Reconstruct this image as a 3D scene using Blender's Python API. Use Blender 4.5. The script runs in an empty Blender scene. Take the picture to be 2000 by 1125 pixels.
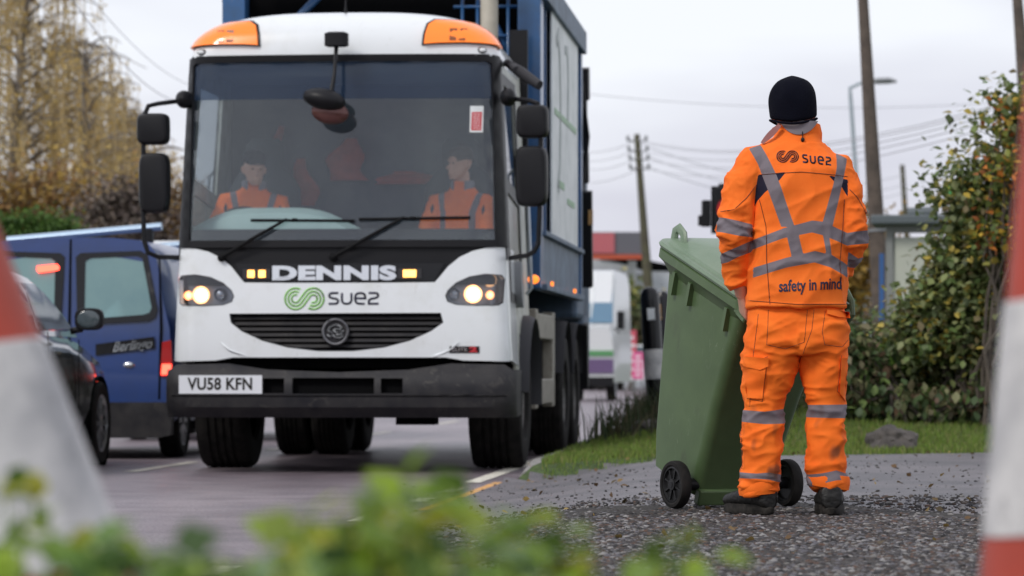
import bpy, bmesh, math, random
import numpy as np
from mathutils import Vector, Matrix, noise
from mathutils.geometry import delaunay_2d_cdt
from mathutils.bvhtree import BVHTree
R = math.radians
random.seed(7)
rng = np.random.default_rng(7)
SC = bpy.context.scene
COL = SC.collection
PI = math.pi

# ------------------------------------------------------------------ camera, sky, sun, exposure
F, CZ, HY = 6860.0, 0.76, 716.0          # focal length in photo pixels, eye height, horizon row
cam_d = bpy.data.cameras.new('camera'); cam = bpy.data.objects.new('camera', cam_d); COL.objects.link(cam)
cam.location = (0, 0, CZ); cam.rotation_euler = (PI/2, 0, 0)
cam_d.sensor_width = 36; cam_d.lens = F/2000*36; cam_d.shift_y = (HY-562.5)/2000
cam_d.clip_start = .1; cam_d.clip_end = 3000
cam_d.dof.use_dof = True; cam_d.dof.focus_distance = 14.4; cam_d.dof.aperture_fstop = 5.0
SC.camera = cam
SUN_EL, SUN_AZ = 42.0, 222.0             # azimuth clockwise from +Y
w = bpy.data.worlds.new('World'); SC.world = w; w.use_nodes = True
nt = w.node_tree; nt.nodes.clear()
out = nt.nodes.new('ShaderNodeOutputWorld'); bg = nt.nodes.new('ShaderNodeBackground'); bg.inputs[1].default_value = .1
sky = nt.nodes.new('ShaderNodeTexSky'); sky.sky_type = 'NISHITA'; sky.sun_disc = False
sky.sun_elevation = R(SUN_EL); sky.sun_rotation = R(SUN_AZ)
tc = nt.nodes.new('ShaderNodeTexCoord'); mp = nt.nodes.new('ShaderNodeMapping'); mp.inputs['Scale'].default_value = (3, 3, 11)
nz = nt.nodes.new('ShaderNodeTexNoise'); nz.inputs['Scale'].default_value = 1.3; nz.inputs['Detail'].default_value = 4; nz.inputs['Roughness'].default_value = .5
cr = nt.nodes.new('ShaderNodeValToRGB')
cr.color_ramp.elements[0].position = .36; cr.color_ramp.elements[0].color = (5.3, 5.3, 6.1, 1)
cr.color_ramp.elements[1].position = .60; cr.color_ramp.elements[1].color = (7.5, 7.7, 8.2, 1)
mx = nt.nodes.new('ShaderNodeMixRGB'); mx.inputs[0].default_value = .94
L = nt.links.new
L(tc.outputs['Generated'], mp.inputs[0]); L(mp.outputs[0], nz.inputs[0]); L(nz.outputs[0], cr.inputs[0])
L(sky.outputs[0], mx.inputs[1]); L(cr.outputs[0], mx.inputs[2]); L(mx.outputs[0], bg.inputs[0]); L(bg.outputs[0], out.inputs[0])
sd_ = bpy.data.lights.new('sun', 'SUN'); sd_.energy = 1.3; sd_.angle = R(14); sd_.color = (1, .96, .9)
sun = bpy.data.objects.new('sun', sd_); COL.objects.link(sun)
az, el = R(SUN_AZ), R(SUN_EL)
sdir = Vector((math.sin(az)*math.cos(el), math.cos(az)*math.cos(el), math.sin(el)))
sun.rotation_euler = sdir.to_track_quat('Z', 'Y').to_euler(); sun.location = sdir*50
SC.view_settings.view_transform = 'Standard'; SC.view_settings.look = 'None'
SC.view_settings.exposure = 0.36; SC.view_settings.gamma = 1

# ------------------------------------------------------------------ frames of reference
TH = R(4.85)                              # the road runs 4.85 degrees right of straight ahead
def uv(u, v, z=0): return Vector((u*math.cos(TH)+v*math.sin(TH), -u*math.sin(TH)+v*math.cos(TH), z))
def P(px, py, d): return Vector(((px-1000)/F*d, d, CZ+(HY-py)/F*d))
def smooth01(t): t = min(1, max(0, t)); return t*t*(3-2*t)
def edge_u(v): return -2.0 - (max(0, v-45)/55)**2*1.4     # near edge of the carriageway, bending away
def drive_end(x): return 23.1+x*.5                        # far edge of the driveway
def H(u, v):
    "height of the land beside the road"
    e = edge_u(v); q = u-e
    if q < 0:
        if q > -10.5: return -.08
        return -.08+.3*smooth01((-10.5-q)/2)
    p = uv(u, v)
    dr = .15*smooth01(q/1.3)
    gr = .10 + .05*smooth01(q/1.0) + .30*smooth01((p.y-drive_end(p.x))/7)*smooth01((q+.2)/2.2)
    t = smooth01((p.y-drive_end(p.x)+.15)/.3)
    return dr*(1-t)+gr*t

# ------------------------------------------------------------------ object helpers
def tag(o, label=None, cat=None, group=None, kind=None):
    if label: o['label'] = label
    if cat: o['category'] = cat
    if group: o['group'] = group
    if kind: o['kind'] = kind
    return o
def empty(name, loc=(0, 0, 0), rz=0):
    o = bpy.data.objects.new(name, None); o.empty_display_size = .2
    o.location = loc; o.rotation_euler = (0, 0, rz); COL.objects.link(o); return o
def link_mesh(name, me, mats, parent=None, smooth=True):
    for m in (mats if isinstance(mats, (list, tuple)) else [mats]): me.materials.append(m)
    if smooth:
        me.polygons.foreach_set('use_smooth', [True]*len(me.polygons))
    o = bpy.data.objects.new(name, me); COL.objects.link(o)
    if parent: o.parent = parent
    return o
def np_obj(name, V, Fc, mat, parent=None, smooth=False):
    me = bpy.data.meshes.new(name); V = np.asarray(V, np.float32); Fc = np.asarray(Fc, np.int32); k = Fc.shape[1]
    me.vertices.add(len(V)); me.vertices.foreach_set('co', V.ravel())
    me.loops.add(Fc.size); me.loops.foreach_set('vertex_index', Fc.ravel())
    me.polygons.add(len(Fc)); me.polygons.foreach_set('loop_start', np.arange(len(Fc), dtype=np.int32)*k)
    me.update(calc_edges=True)
    return link_mesh(name, me, mat, parent, smooth)

class MB:
    def __init__(s): s.v = []; s.f = []; s.m = []; s.mi = 0
    def add(s, vs, fs):
        n = len(s.v); s.v += [Vector(p) for p in vs]; s.f += [[i+n for i in f] for f in fs]; s.m += [s.mi]*len(fs); return s
    def box(s, c, d, rz=0, rx=0, ry=0):
        M = Matrix.Rotation(rz, 3, 'Z') @ Matrix.Rotation(rx, 3, 'X') @ Matrix.Rotation(ry, 3, 'Y')
        c = Vector(c); vs = [c + M @ Vector((x*d[0]/2, y*d[1]/2, z*d[2]/2)) for z in (-1, 1) for y in (-1, 1) for x in (-1, 1)]
        return s.add(vs, [(0, 2, 3, 1), (4, 5, 7, 6), (0, 1, 5, 4), (2, 6, 7, 3), (0, 4, 6, 2), (1, 3, 7, 5)])
    def loft(s, rings, closed_ends=True, cyc=True):
        n = len(rings[0]); vs = [p for r in rings for p in r]; fs = []
        for i in range(len(rings)-1):
            for j in range(n if cyc else n-1):
                a = i*n+j; b = i*n+(j+1) % n; fs.append((a, b, b+n, a+n))
        if closed_ends: fs.append(tuple(range(n))[::-1]); fs.append(tuple((len(rings)-1)*n+j for j in range(n)))
        return s.add(vs, fs)
    def tube(s, pts, rad, n=10, ends=True, sq=None):
        pts = [Vector(p) for p in pts]; rings = []
        if not isinstance(rad, (list, tuple)): rad = [rad]*len(pts)
        up = None
        for i, p in enumerate(pts):
            t = (pts[min(i+1, len(pts)-1)]-pts[max(i-1, 0)]).normalized()
            if up is None:
                up = Vector((0, 0, 1)) if abs(t.z) < .9 else Vector((0, 1, 0))
            a = t.cross(up).normalized(); b = a.cross(t).normalized(); up = b
            r = rad[i]; ra, rb = r if isinstance(r, tuple) else (r, r)
            rings.append([p + a*(math.cos(2*PI*k/n)*ra) + b*(math.sin(2*PI*k/n)*rb) for k in range(n)])
        return s.loft(rings, ends)
    def rings(s, data, n=24, power=2.3):
        "stack of horizontal superellipse rings: (x,y,z,rx,ry[,dz_per_x])"
        rr = []
        for d in data:
            x, y, z, rx, ry = d[:5]; sl = d[5] if len(d) > 5 else 0
            ring = []
            for k in range(n):
                a = 2*PI*k/n; ca, sa = math.cos(a), math.sin(a)
                cx = math.copysign(abs(ca)**(2/power), ca); cy = math.copysign(abs(sa)**(2/power), sa)
                ring.append((x+rx*cx, y+ry*cy, z+sl*rx*cx))
            rr.append(ring)
        return s.loft(rr)
    def ball(s, c, r, n=14, m=9):
        c = Vector(c); r = (r, r, r) if not isinstance(r, (tuple, list)) else r; vs = [c+Vector((0, 0, -r[2]))]; fs = []
        for i in range(1, m):
            ph = -PI/2+PI*i/m
            for j in range(n):
                a = 2*PI*j/n; vs.append(c+Vector((r[0]*math.cos(ph)*math.cos(a), r[1]*math.cos(ph)*math.sin(a), r[2]*math.sin(ph))))
        vs.append(c+Vector((0, 0, r[2]))); top = len(vs)-1
        for j in range(n): fs.append((0, 1+(j+1) % n, 1+j)); fs.append((top, top-n+j, top-n+(j+1) % n))
        for i in range(m-2):
            for j in range(n): a = 1+i*n+j; b = 1+i*n+(j+1) % n; fs.append((a, b, b+n, a+n))
        return s.add(vs, fs)
    def lathe(s, prof, c=(0, 0, 0), axis='X', n=32, closed=False):
        c = Vector(c); rings = []
        for k in range(n):
            a = 2*PI*k/n; ring = []
            for r, h in prof:
                q = (h, r*math.cos(a), r*math.sin(a)) if axis == 'X' else ((r*math.cos(a), h, r*math.sin(a)) if axis == 'Y' else (r*math.cos(a), r*math.sin(a), h))
                ring.append(c+Vector(q))
            rings.append(ring)
        m = len(prof); vs = [p for r in rings for p in r]; fs = []
        for k in range(n):
            for j in range(m if closed else m-1):
                a = k*m+j; b = k*m+(j+1) % m; a2 = ((k+1) % n)*m+j; b2 = ((k+1) % n)*m+(j+1) % m
                fs.append((a, b, b2, a2))
        return s.add(vs, fs)
    def prism(s, poly, mapf, a, b):
        "simple (convex-ish) polygon extruded between offsets a and b"
        n = len(poly); vs = [mapf(x, y, a) for x, y in poly]+[mapf(x, y, b) for x, y in poly]
        return s.add(vs, [tuple(range(n)), tuple(range(2*n-1, n-1, -1))]+[(i, i+n, (i+1) % n+n, (i+1) % n) for i in range(n)])
    def patch(s, outer, mapf, a, b, holes=(), step=.05):
        vs2, fs = cdt(outer, holes, step); n = len(vs2)
        vs = [mapf(p[0], p[1], b) for p in vs2]+[mapf(p[0], p[1], a) for p in vs2]; cnt = {}
        for f in fs:
            for i in range(3):
                e = (f[i], f[(i+1) % 3]); cnt[e] = 1
        ff = [tuple(f) for f in fs]+[tuple(i+n for i in f[::-1]) for f in fs]
        for (i, j) in cnt:
            if (j, i) not in cnt: ff.append((j, i, i+n, j+n))
        return s.add(vs, ff)
    def build(s, name, mats, parent=None, smooth=True, bevel=0, seg=2, sub=0, auto=38):
        me = bpy.data.meshes.new(name); me.from_pydata([tuple(p) for p in s.v], [], s.f)
        me.polygons.foreach_set('material_index', s.m); me.update()
        bm = bmesh.new(); bm.from_mesh(me); bmesh.ops.remove_doubles(bm, verts=bm.verts, dist=1e-6); bmesh.ops.recalc_face_normals(bm, faces=bm.faces)
        if smooth and auto:
            for e in bm.edges:
                if len(e.link_faces) == 2 and e.calc_face_angle(0) > R(auto): e.smooth = False
        bm.to_mesh(me); bm.free()
        o = link_mesh(name, me, mats, parent, smooth)
        if bevel:
            m = o.modifiers.new('bevel', 'BEVEL'); m.width = bevel; m.segments = seg; m.limit_method = 'ANGLE'; m.angle_limit = R(35); m.harden_normals = False
        if sub:
            m = o.modifiers.new('sub', 'SUBSURF'); m.levels = sub; m.render_levels = sub
        return o

def inside(p, poly):
    x, y = p[0], p[1]; c = False; n = len(poly); j = n-1
    for i in range(n):
        xi, yi = poly[i]; xj, yj = poly[j]
        if (yi > y) != (yj > y) and x < (xj-xi)*(y-yi)/(yj-yi)+xi: c = not c
        j = i
    return c
def pdist(p, poly, closed=True):
    b = 1e9; n = len(poly)
    for i in range(n if closed else n-1):
        ax, ay = poly[i]; bx, by = poly[(i+1) % n]; dx, dy = bx-ax, by-ay
        t = max(0, min(1, ((p[0]-ax)*dx+(p[1]-ay)*dy)/max(dx*dx+dy*dy, 1e-12)))
        b = min(b, math.hypot(p[0]-ax-t*dx, p[1]-ay-t*dy))
    return b
def cdt(outer, holes, step):
    vs = []; es = []
    for poly in [outer]+list(holes):
        start = len(vs)
        for i in range(len(poly)):
            a = Vector(poly[i]); b = Vector(poly[(i+1) % len(poly)]); k = max(1, int((b-a).length/step))
            for q in range(k): vs.append(a.lerp(b, q/k))
        n = len(vs)-start
        es += [(start+i, start+(i+1) % n) for i in range(n)]
    xs = [p[0] for p in outer]; ys = [p[1] for p in outer]
    y = min(ys)+step*.5; r = 0
    while y < max(ys):
        x = min(xs)+step*(.5 if r % 2 else .25)
        while x < max(xs):
            if inside((x, y), outer) and pdist((x, y), outer) > step*.4 and not any(inside((x, y), h) or pdist((x, y), h) < step*.4 for h in holes): vs.append(Vector((x, y)))
            x += step
        y += step; r += 1
    o = delaunay_2d_cdt(vs, es, [], 0, 1e-6); v2, f2 = o[0], o[2]; keep = []
    for f in f2:
        c = (v2[f[0]]+v2[f[1]]+v2[f[2]])/3
        if inside(c, outer) and not any(inside(c, h) for h in holes): keep.append(list(f))
    return v2, keep
def ribbon(mb, line, wd, mapf, a, b, closed=False):
    "a flat stroke of constant width along a 2-D polyline"
    n = len(line); L2 = []; R2 = []
    for i in range(n):
        p = Vector(line[i]); q = Vector(line[(i+1) % n] if (closed or i < n-1) else line[i]); o = Vector(line[i-1] if (closed or i > 0) else line[i])
        d1 = (p-o).normalized() if (p-o).length > 1e-9 else (q-p).normalized(); d2 = (q-p).normalized() if (q-p).length > 1e-9 else d1
        t = (d1+d2).normalized() if (d1+d2).length > 1e-6 else d1; nn = Vector((-t.y, t.x)); k = wd/2/max(.5, abs(nn.dot(Vector((-d1.y, d1.x)))))
        L2.append(p+nn*k); R2.append(p-nn*k)
    for i in range(n if closed else n-1):
        j = (i+1) % n; mb.prism([tuple(L2[i]), tuple(L2[j]), tuple(R2[j]), tuple(R2[i])], mapf, a, b)
def remesh(mb, vox, smooth_it=2, fac=.5):
    me = bpy.data.meshes.new('tmp'); me.from_pydata([tuple(p) for p in mb.v], [], mb.f)
    bm = bmesh.new(); bm.from_mesh(me); bmesh.ops.recalc_face_normals(bm, faces=bm.faces); bm.to_mesh(me); bm.free()
    o = bpy.data.objects.new('tmp', me); COL.objects.link(o)
    m = o.modifiers.new('r', 'REMESH'); m.mode = 'VOXEL'; m.voxel_size = vox; m.use_smooth_shade = True
    if smooth_it: s_ = o.modifiers.new('s', 'SMOOTH'); s_.factor = fac; s_.iterations = smooth_it
    dg = bpy.context.evaluated_depsgraph_get(); res = bpy.data.meshes.new_from_object(o.evaluated_get(dg))
    bpy.data.objects.remove(o); bpy.data.meshes.remove(me); return res
def displace(me, fn):
    n = len(me.vertices); co = np.empty(n*3, np.float32); me.vertices.foreach_get('co', co); co = co.reshape(-1, 3)
    no = np.empty(n*3, np.float32); me.vertices.foreach_get('normal', no); no = no.reshape(-1, 3)
    d = np.array([fn(c, q) for c, q in zip(co, no)], np.float32); co += no*d[:, None]
    me.vertices.foreach_set('co', co.ravel()); me.update()
def float_attr(me, name, fn):
    at = me.attributes.new(name, 'FLOAT', 'POINT'); at.data.foreach_set('value', [fn(v.co) for v in me.vertices])
def text_mesh(txt, size, bold=0, xs=1.0, extrude=0.0, align='CENTER', shear=0, spacing=1):
    c = bpy.data.curves.new('t', 'FONT'); c.body = txt; c.size = size; c.offset = bold; c.extrude = extrude; c.align_x = align; c.align_y = 'CENTER'; c.shear = shear
    c.resolution_u = 4; c.space_character = spacing
    o = bpy.data.objects.new('t', c); COL.objects.link(o); dg = bpy.context.evaluated_depsgraph_get(); dg.update()
    me = bpy.data.meshes.new_from_object(o.evaluated_get(dg)); bpy.data.objects.remove(o)
    for v in me.vertices: v.co.x *= xs
    return me
def place_text(name, txt, size, mapf, mat, parent, th=.003, **kw):
    "text laid on a surface: mapf(x, y, off)"
    me = text_mesh(txt, size, extrude=.5, **kw)
    for v in me.vertices: v.co = mapf(v.co.x, v.co.y, th if v.co.z > 0 else 0)
    return link_mesh(name, me, mat, parent, False)
def copy_tree(o, parent=None):
    c = o.copy(); COL.objects.link(c); c.parent = parent
    for ch in list(o.children): copy_tree(ch, c)
    return c

# ------------------------------------------------------------------ materials
def mat(name, col, rough=.5, metal=0, noise_amt=0, noise_scale=8, col2=None, bump=0, bump_scale=60, spec=.5, coat=0, emit=None, es=0, trans=0, detail=5, ramp=None, coord='Object'):
    m = bpy.data.materials.new(name); m.use_nodes = True; t = m.node_tree; b = t.nodes['Principled BSDF']
    b.inputs['Base Color'].default_value = (*col, 1); b.inputs['Roughness'].default_value = rough; b.inputs['Metallic'].default_value = metal
    b.inputs['Specular IOR Level'].default_value = spec; b.inputs['Coat Weight'].default_value = coat; b.inputs['Coat Roughness'].default_value = .06
    if emit: b.inputs['Emission Color'].default_value = (*emit, 1); b.inputs['Emission Strength'].default_value = es
    tcn = t.nodes.new('ShaderNodeTexCoord')
    if col2 is not None or noise_amt:
        n = t.nodes.new('ShaderNodeTexNoise'); n.inputs['Scale'].default_value = noise_scale; n.inputs['Detail'].default_value = detail; n.inputs['Roughness'].default_value = .62
        t.links.new(tcn.outputs[coord], n.inputs['Vector'])
        r = t.nodes.new('ShaderNodeValToRGB'); lo, hi = ramp or (.35, .68); r.color_ramp.elements[0].position = lo; r.color_ramp.elements[1].position = hi
        c2 = col2 if col2 is not None else tuple(x*(1-noise_amt) for x in col)
        r.color_ramp.elements[0].color = (*c2, 1); r.color_ramp.elements[1].color = (*col, 1)
        t.links.new(n.outputs[0], r.inputs[0]); t.links.new(r.outputs[0], b.inputs['Base Color'])
        mr = t.nodes.new('ShaderNodeMapRange'); mr.inputs[3].default_value = min(1, rough*1.25); mr.inputs[4].default_value = rough*.85
        t.links.new(n.outputs[0], mr.inputs[0]); t.links.new(mr.outputs[0], b.inputs['Roughness'])
    if bump:
        n2 = t.nodes.new('ShaderNodeTexNoise'); n2.inputs['Scale'].default_value = bump_scale; n2.inputs['Detail'].default_value = 4
        t.links.new(tcn.outputs[coord], n2.inputs['Vector'])
        bp = t.nodes.new('ShaderNodeBump'); bp.inputs['Strength'].default_value = bump; bp.inputs['Distance'].default_value = .01
        t.links.new(n2.outputs[0], bp.inputs['Height']); t.links.new(bp.outputs[0], b.inputs['Normal'])
    return m
def leaf_mat(name, cols, rough=.5, transl=.35):
    m = bpy.data.materials.new(name); m.use_nodes = True; t = m.node_tree; b = t.nodes['Principled BSDF']; o = t.nodes['Material Output']
    g = t.nodes.new('ShaderNodeNewGeometry'); r = t.nodes.new('ShaderNodeValToRGB'); r.color_ramp.interpolation = 'CONSTANT'
    els = r.color_ramp.elements; els[0].position = 0; els[0].color = (*cols[0], 1); els[1].position = 1/len(cols); els[1].color = (*cols[1 % len(cols)], 1)
    for i in range(2, len(cols)): e = els.new(i/len(cols)); e.color = (*cols[i], 1)
    t.links.new(g.outputs['Random Per Island'], r.inputs[0]); t.links.new(r.outputs[0], b.inputs['Base Color'])
    b.inputs['Roughness'].default_value = rough; b.inputs['Specular IOR Level'].default_value = .35
    tr = t.nodes.new('ShaderNodeBsdfTranslucent'); t.links.new(r.outputs[0], tr.inputs[0]); ms = t.nodes.new('ShaderNodeMixShader'); ms.inputs[0].default_value = transl
    t.links.new(b.outputs[0], ms.inputs[1]); t.links.new(tr.outputs[0], ms.inputs[2]); t.links.new(ms.outputs[0], o.inputs[0])
    return m
def glass_mat(name, tint=(.85, .9, .92), refl=1.0, base=0.0, basecol=(.3, .4, .45), rough=.02, ior=1.5):
    m = bpy.data.materials.new(name); m.use_nodes = True; t = m.node_tree; t.nodes.clear(); o = t.nodes.new('ShaderNodeOutputMaterial')
    tr = t.nodes.new('ShaderNodeBsdfTransparent'); tr.inputs[0].default_value = (*tint, 1)
    gl = t.nodes.new('ShaderNodeBsdfGlossy'); gl.inputs['Roughness'].default_value = rough
    fr = t.nodes.new('ShaderNodeFresnel'); ge = t.nodes.new('ShaderNodeNewGeometry'); mi = t.nodes.new('ShaderNodeMapRange'); mi.inputs[3].default_value = ior; mi.inputs[4].default_value = 1/ior
    t.links.new(ge.outputs['Backfacing'], mi.inputs[0]); t.links.new(mi.outputs[0], fr.inputs[0]); mu = t.nodes.new('ShaderNodeMath'); mu.operation = 'MULTIPLY'; mu.inputs[1].default_value = refl
    t.links.new(fr.outputs[0], mu.inputs[0]); s1 = t.nodes.new('ShaderNodeMixShader'); s2 = t.nodes.new('ShaderNodeMixShader')
    df = t.nodes.new('ShaderNodeBsdfDiffuse'); df.inputs[0].default_value = (*basecol, 1); s1.inputs[0].default_value = base
    t.links.new(tr.outputs[0], s1.inputs[1]); t.links.new(df.outputs[0], s1.inputs[2]); t.links.new(mu.outputs[0], s2.inputs[0])
    t.links.new(s1.outputs[0], s2.inputs[1]); t.links.new(gl.outputs[0], s2.inputs[2]); t.links.new(s2.outputs[0], o.inputs[0]); return m
def emis(name, col, s):
    m = bpy.data.materials.new(name); m.use_nodes = True; b = m.node_tree.nodes['Principled BSDF']
    b.inputs['Base Color'].default_value = (*col, 1); b.inputs['Emission Color'].default_value = (*col, 1); b.inputs['Emission Strength'].default_value = s; return m
M = {}
M['white'] = mat('white_paint', (.80, .83, .85), .22, coat=.6, col2=(.70, .72, .71), noise_scale=3.5, ramp=(.2, .5))
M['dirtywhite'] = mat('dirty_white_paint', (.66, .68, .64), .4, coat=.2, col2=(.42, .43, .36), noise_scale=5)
M['black'] = mat('black_plastic', (.010, .010, .012), .42, spec=.25, bump=.05, bump_scale=300)
M['blackgloss'] = mat('black_gloss_trim', (.006, .006, .008), .25, spec=.35, coat=.12)
M['bumper'] = mat('bumper_grey', (.013, .013, .017), .5, spec=.3, col2=(.032, .030, .031), noise_scale=6, bump=.04, bump_scale=400)
M['rubber'] = mat('rubber', (.006, .006, .006), .75, spec=.2, col2=(.022, .020, .019), noise_scale=14)
M['under'] = mat('underbody', (.003, .003, .0035), .9, spec=.1)
M['rim'] = mat('wheel_rim_metal', (.2, .2, .2), .45, metal=.6, col2=(.1, .09, .08), noise_scale=9)
M['alloy'] = mat('alloy', (.4, .41, .43), .3, metal=.8)
M['chrome'] = mat('chrome', (.75, .76, .78), .12, metal=1)
M['blue'] = mat('blue_body_paint', (.025, .12, .32), .35, coat=.3, col2=(.03, .09, .2), noise_scale=4)
M['bluegrey'] = mat('faded_blue_steel', (.13, .2, .3), .5, col2=(.09, .12, .17), noise_scale=6)
M['panelwhite'] = mat('banner_panel', (.8, .83, .84), .45, col2=(.6, .64, .64), noise_scale=3.0, ramp=(.3, .55))
M['amber'] = mat('amber_lens', (.95, .22, .015), .2, coat=.5, emit=(1, .2, .01), es=.28)
M['amberlit'] = emis('amber_lamp_lit', (1, .25, .03), 1.2)
M['amberhot'] = emis('amber_led_hot', (1, .45, .10), 3)
M['lamphot'] = emis('headlamp_lit', (1, .80, .52), 7)
M['lampwarm'] = emis('sidelamp_lit', (1, .55, .28), 2.2)
M['redlit'] = emis('brake_lamp_lit', (1, .07, .04), 4)
M['redlens'] = mat('red_lens', (.45, .012, .012), .2, coat=.5)
M['lens'] = glass_mat('lamp_lens', (.9, .92, .95), 1.2, .0)
M['wind'] = glass_mat('windscreen_glass', (.95, .98, .99), 1.35, .022, (.40, .52, .66), .03)
M['visor'] = glass_mat('windscreen_tinted_top', (.45, .52, .60), 1.0, .12, (.12, .20, .36), .04)
M['sideglass'] = glass_mat('side_glass', (.8, .83, .85), 1.0, .0)
M['dirtyglass'] = glass_mat('dusty_side_glass', (.75, .76, .72), .8, .45, (.42, .42, .36), .2)
M['vanglass'] = mat('van_rear_glass', (.15, .28, .30), .08, spec=.8, col2=(.20, .34, .34), noise_scale=2)
M['carglass'] = mat('car_glass', (.05, .07, .08), .04, spec=1.0)
M['vanblue'] = mat('van_blue_paint', (.017, .052, .215), .28, coat=.6, col2=(.017, .045, .17), noise_scale=3)
M['cargreen'] = mat('dark_green_car_paint', (.022, .028, .022), .15, coat=.9, metal=.2)
M['vanwhite'] = mat('van_white_paint', (.7, .72, .74), .3, coat=.4)
M['trim'] = mat('grey_trim', (.035, .035, .04), .6, spec=.3)
M['interior'] = mat('cab_interior', (.06, .07, .085), .8, col2=(.10, .11, .12), noise_scale=5)
M['ceiling'] = mat('cab_headlining', (.62, .63, .64), .9)
M['dash'] = mat('dashboard_mint_grey', (.42, .55, .52), .55, col2=(.36, .48, .46), noise_scale=3)
M['seat'] = mat('seat_cloth', (.03, .035, .04), .9)
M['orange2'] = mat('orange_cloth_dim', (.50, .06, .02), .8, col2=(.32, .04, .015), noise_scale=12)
M['beige'] = mat('beige_painted_steel', (.36, .34, .29), .5, col2=(.24, .22, .18), noise_scale=8)
M['steel'] = mat('galvanised_steel', (.42, .46, .5), .35, metal=.7)
M['grey'] = mat('mid_grey_paint', (.2, .21, .22), .5)
M['skin'] = mat('skin', (.66, .37, .26), .5, col2=(.58, .30, .21), noise_scale=20)
M['hat'] = mat('navy_knit', (.004, .0045, .010), .95, spec=.1, bump=.5, bump_scale=260)
M['eye'] = mat('eye_dark', (.02, .018, .015), .2)
M['navy'] = mat('navy_print', (.012, .013, .045), .55)
M['logogreen'] = mat('logo_green', (.36, .85, .16), .4)
M['platewhite'] = mat('number_plate_white', (.72, .74, .78), .3)
M['red'] = mat('red_print', (.55, .03, .04), .5)
M['whiteprint'] = mat('white_print', (.8, .8, .82), .5)
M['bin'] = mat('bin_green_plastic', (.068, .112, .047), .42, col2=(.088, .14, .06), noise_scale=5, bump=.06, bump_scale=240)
M['binlid'] = mat('bin_lid_green_with_sheen', (.13, .20, .125), .34, col2=(.19, .26, .18), noise_scale=4, bump=.1, bump_scale=220)  # lid green lightened: pale grey reflections are put into its colour
M['hub'] = mat('bin_hub_plastic', (.014, .014, .015), .5, spec=.3)
M['boot'] = mat('boot_leather', (.004, .004, .004), .45, spec=.3, col2=(.016, .015, .014), noise_scale=25, bump=.2, bump_scale=90)
M['sole'] = mat('boot_sole', (.006, .0055, .005), .8, spec=.2, col2=(.04, .036, .032), noise_scale=30)
M['conered'] = mat('cone_orange_red', (.42, .05, .025), .55, col2=(.34, .05, .03), noise_scale=8)
M['conewhite'] = mat('cone_white_sleeve', (.62, .61, .60), .4, col2=(.36, .36, .37), noise_scale=7, ramp=(.38, .6))
M['line_w'] = mat('road_line_white', (.80, .77, .66), .6, col2=(.45, .42, .36), noise_scale=14, ramp=(.4, .55))
M['line_y'] = mat('road_line_yellow', (.85, .40, .09), .6, col2=(.42, .27, .13), noise_scale=11, ramp=(.42, .6))
M['kerb'] = mat('kerb_concrete', (.32, .31, .30), .7, col2=(.2, .19, .18), noise_scale=7, bump=.3, bump_scale=60)
M['wood'] = mat('pole_wood', (.13, .10, .08), .85, col2=(.075, .06, .05), noise_scale=6, bump=.4, bump_scale=30)
M['woodmoss'] = mat('mossy_pole_wood', (.10, .10, .05), .85, col2=(.07, .06, .045), noise_scale=5)
M['bark'] = mat('bark', (.07, .055, .045), .9, col2=(.13, .11, .09), noise_scale=7, bump=.4)
M['rock'] = mat('rock', (.12, .105, .095), .8, col2=(.05, .045, .042), noise_scale=9, bump=.8, bump_scale=30)

def scuff(m, col, sc=(3, 3, 22), scale=3, w_=.012, fac=.6):
    "fine pale scratches and a few grimy blotches worn into a plastic or painted surface"
    t = m.node_tree; b = t.nodes['Principled BSDF']; lk = b.inputs['Base Color'].links; cur = lk[0].from_socket if lk else None
    tcn = t.nodes.new('ShaderNodeTexCoord'); mp_ = t.nodes.new('ShaderNodeMapping'); mp_.inputs['Scale'].default_value = sc; mp_.inputs['Rotation'].default_value = (.3, .5, .2)
    n = t.nodes.new('ShaderNodeTexNoise'); n.inputs['Scale'].default_value = scale; n.inputs['Detail'].default_value = 3; n.inputs['Distortion'].default_value = 1.2
    t.links.new(tcn.outputs['Object'], mp_.inputs[0]); t.links.new(mp_.outputs[0], n.inputs['Vector'])
    r = t.nodes.new('ShaderNodeValToRGB'); e = r.color_ramp.elements; e[0].position = .60-w_; e[0].color = (0, 0, 0, 1); e[1].position = .60; e[1].color = (1, 1, 1, 1); q = e.new(.60+w_); q.color = (0, 0, 0, 1)
    n2 = t.nodes.new('ShaderNodeTexNoise'); n2.inputs['Scale'].default_value = 4; t.links.new(tcn.outputs['Object'], n2.inputs['Vector']); mr = t.nodes.new('ShaderNodeMapRange'); mr.inputs[1].default_value = .5; mr.inputs[2].default_value = .65; mr.inputs[4].default_value = fac
    t.links.new(n2.outputs[0], mr.inputs[0]); mu = t.nodes.new('ShaderNodeMath'); mu.operation = 'MULTIPLY'; t.links.new(n.outputs[0], r.inputs[0]); t.links.new(r.outputs[0], mu.inputs[0]); t.links.new(mr.outputs[0], mu.inputs[1])
    mx_ = t.nodes.new('ShaderNodeMixRGB'); t.links.new(mu.outputs[0], mx_.inputs[0])
    if cur: t.links.new(cur, mx_.inputs[1])
    else: mx_.inputs[1].default_value = b.inputs['Base Color'].default_value
    mx_.inputs[2].default_value = (*col, 1); t.links.new(mx_.outputs[0], b.inputs['Base Color'])
scuff(M['bin'], (.22, .28, .19), (5, 5, 1.6), 5, .010, .7); scuff(M['binlid'], (.36, .42, .34), (6, 3, 2), 6, .012, .7); scuff(M['bin'], (.05, .06, .035), (1, 1, 1), 3, .05, .5)
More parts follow.
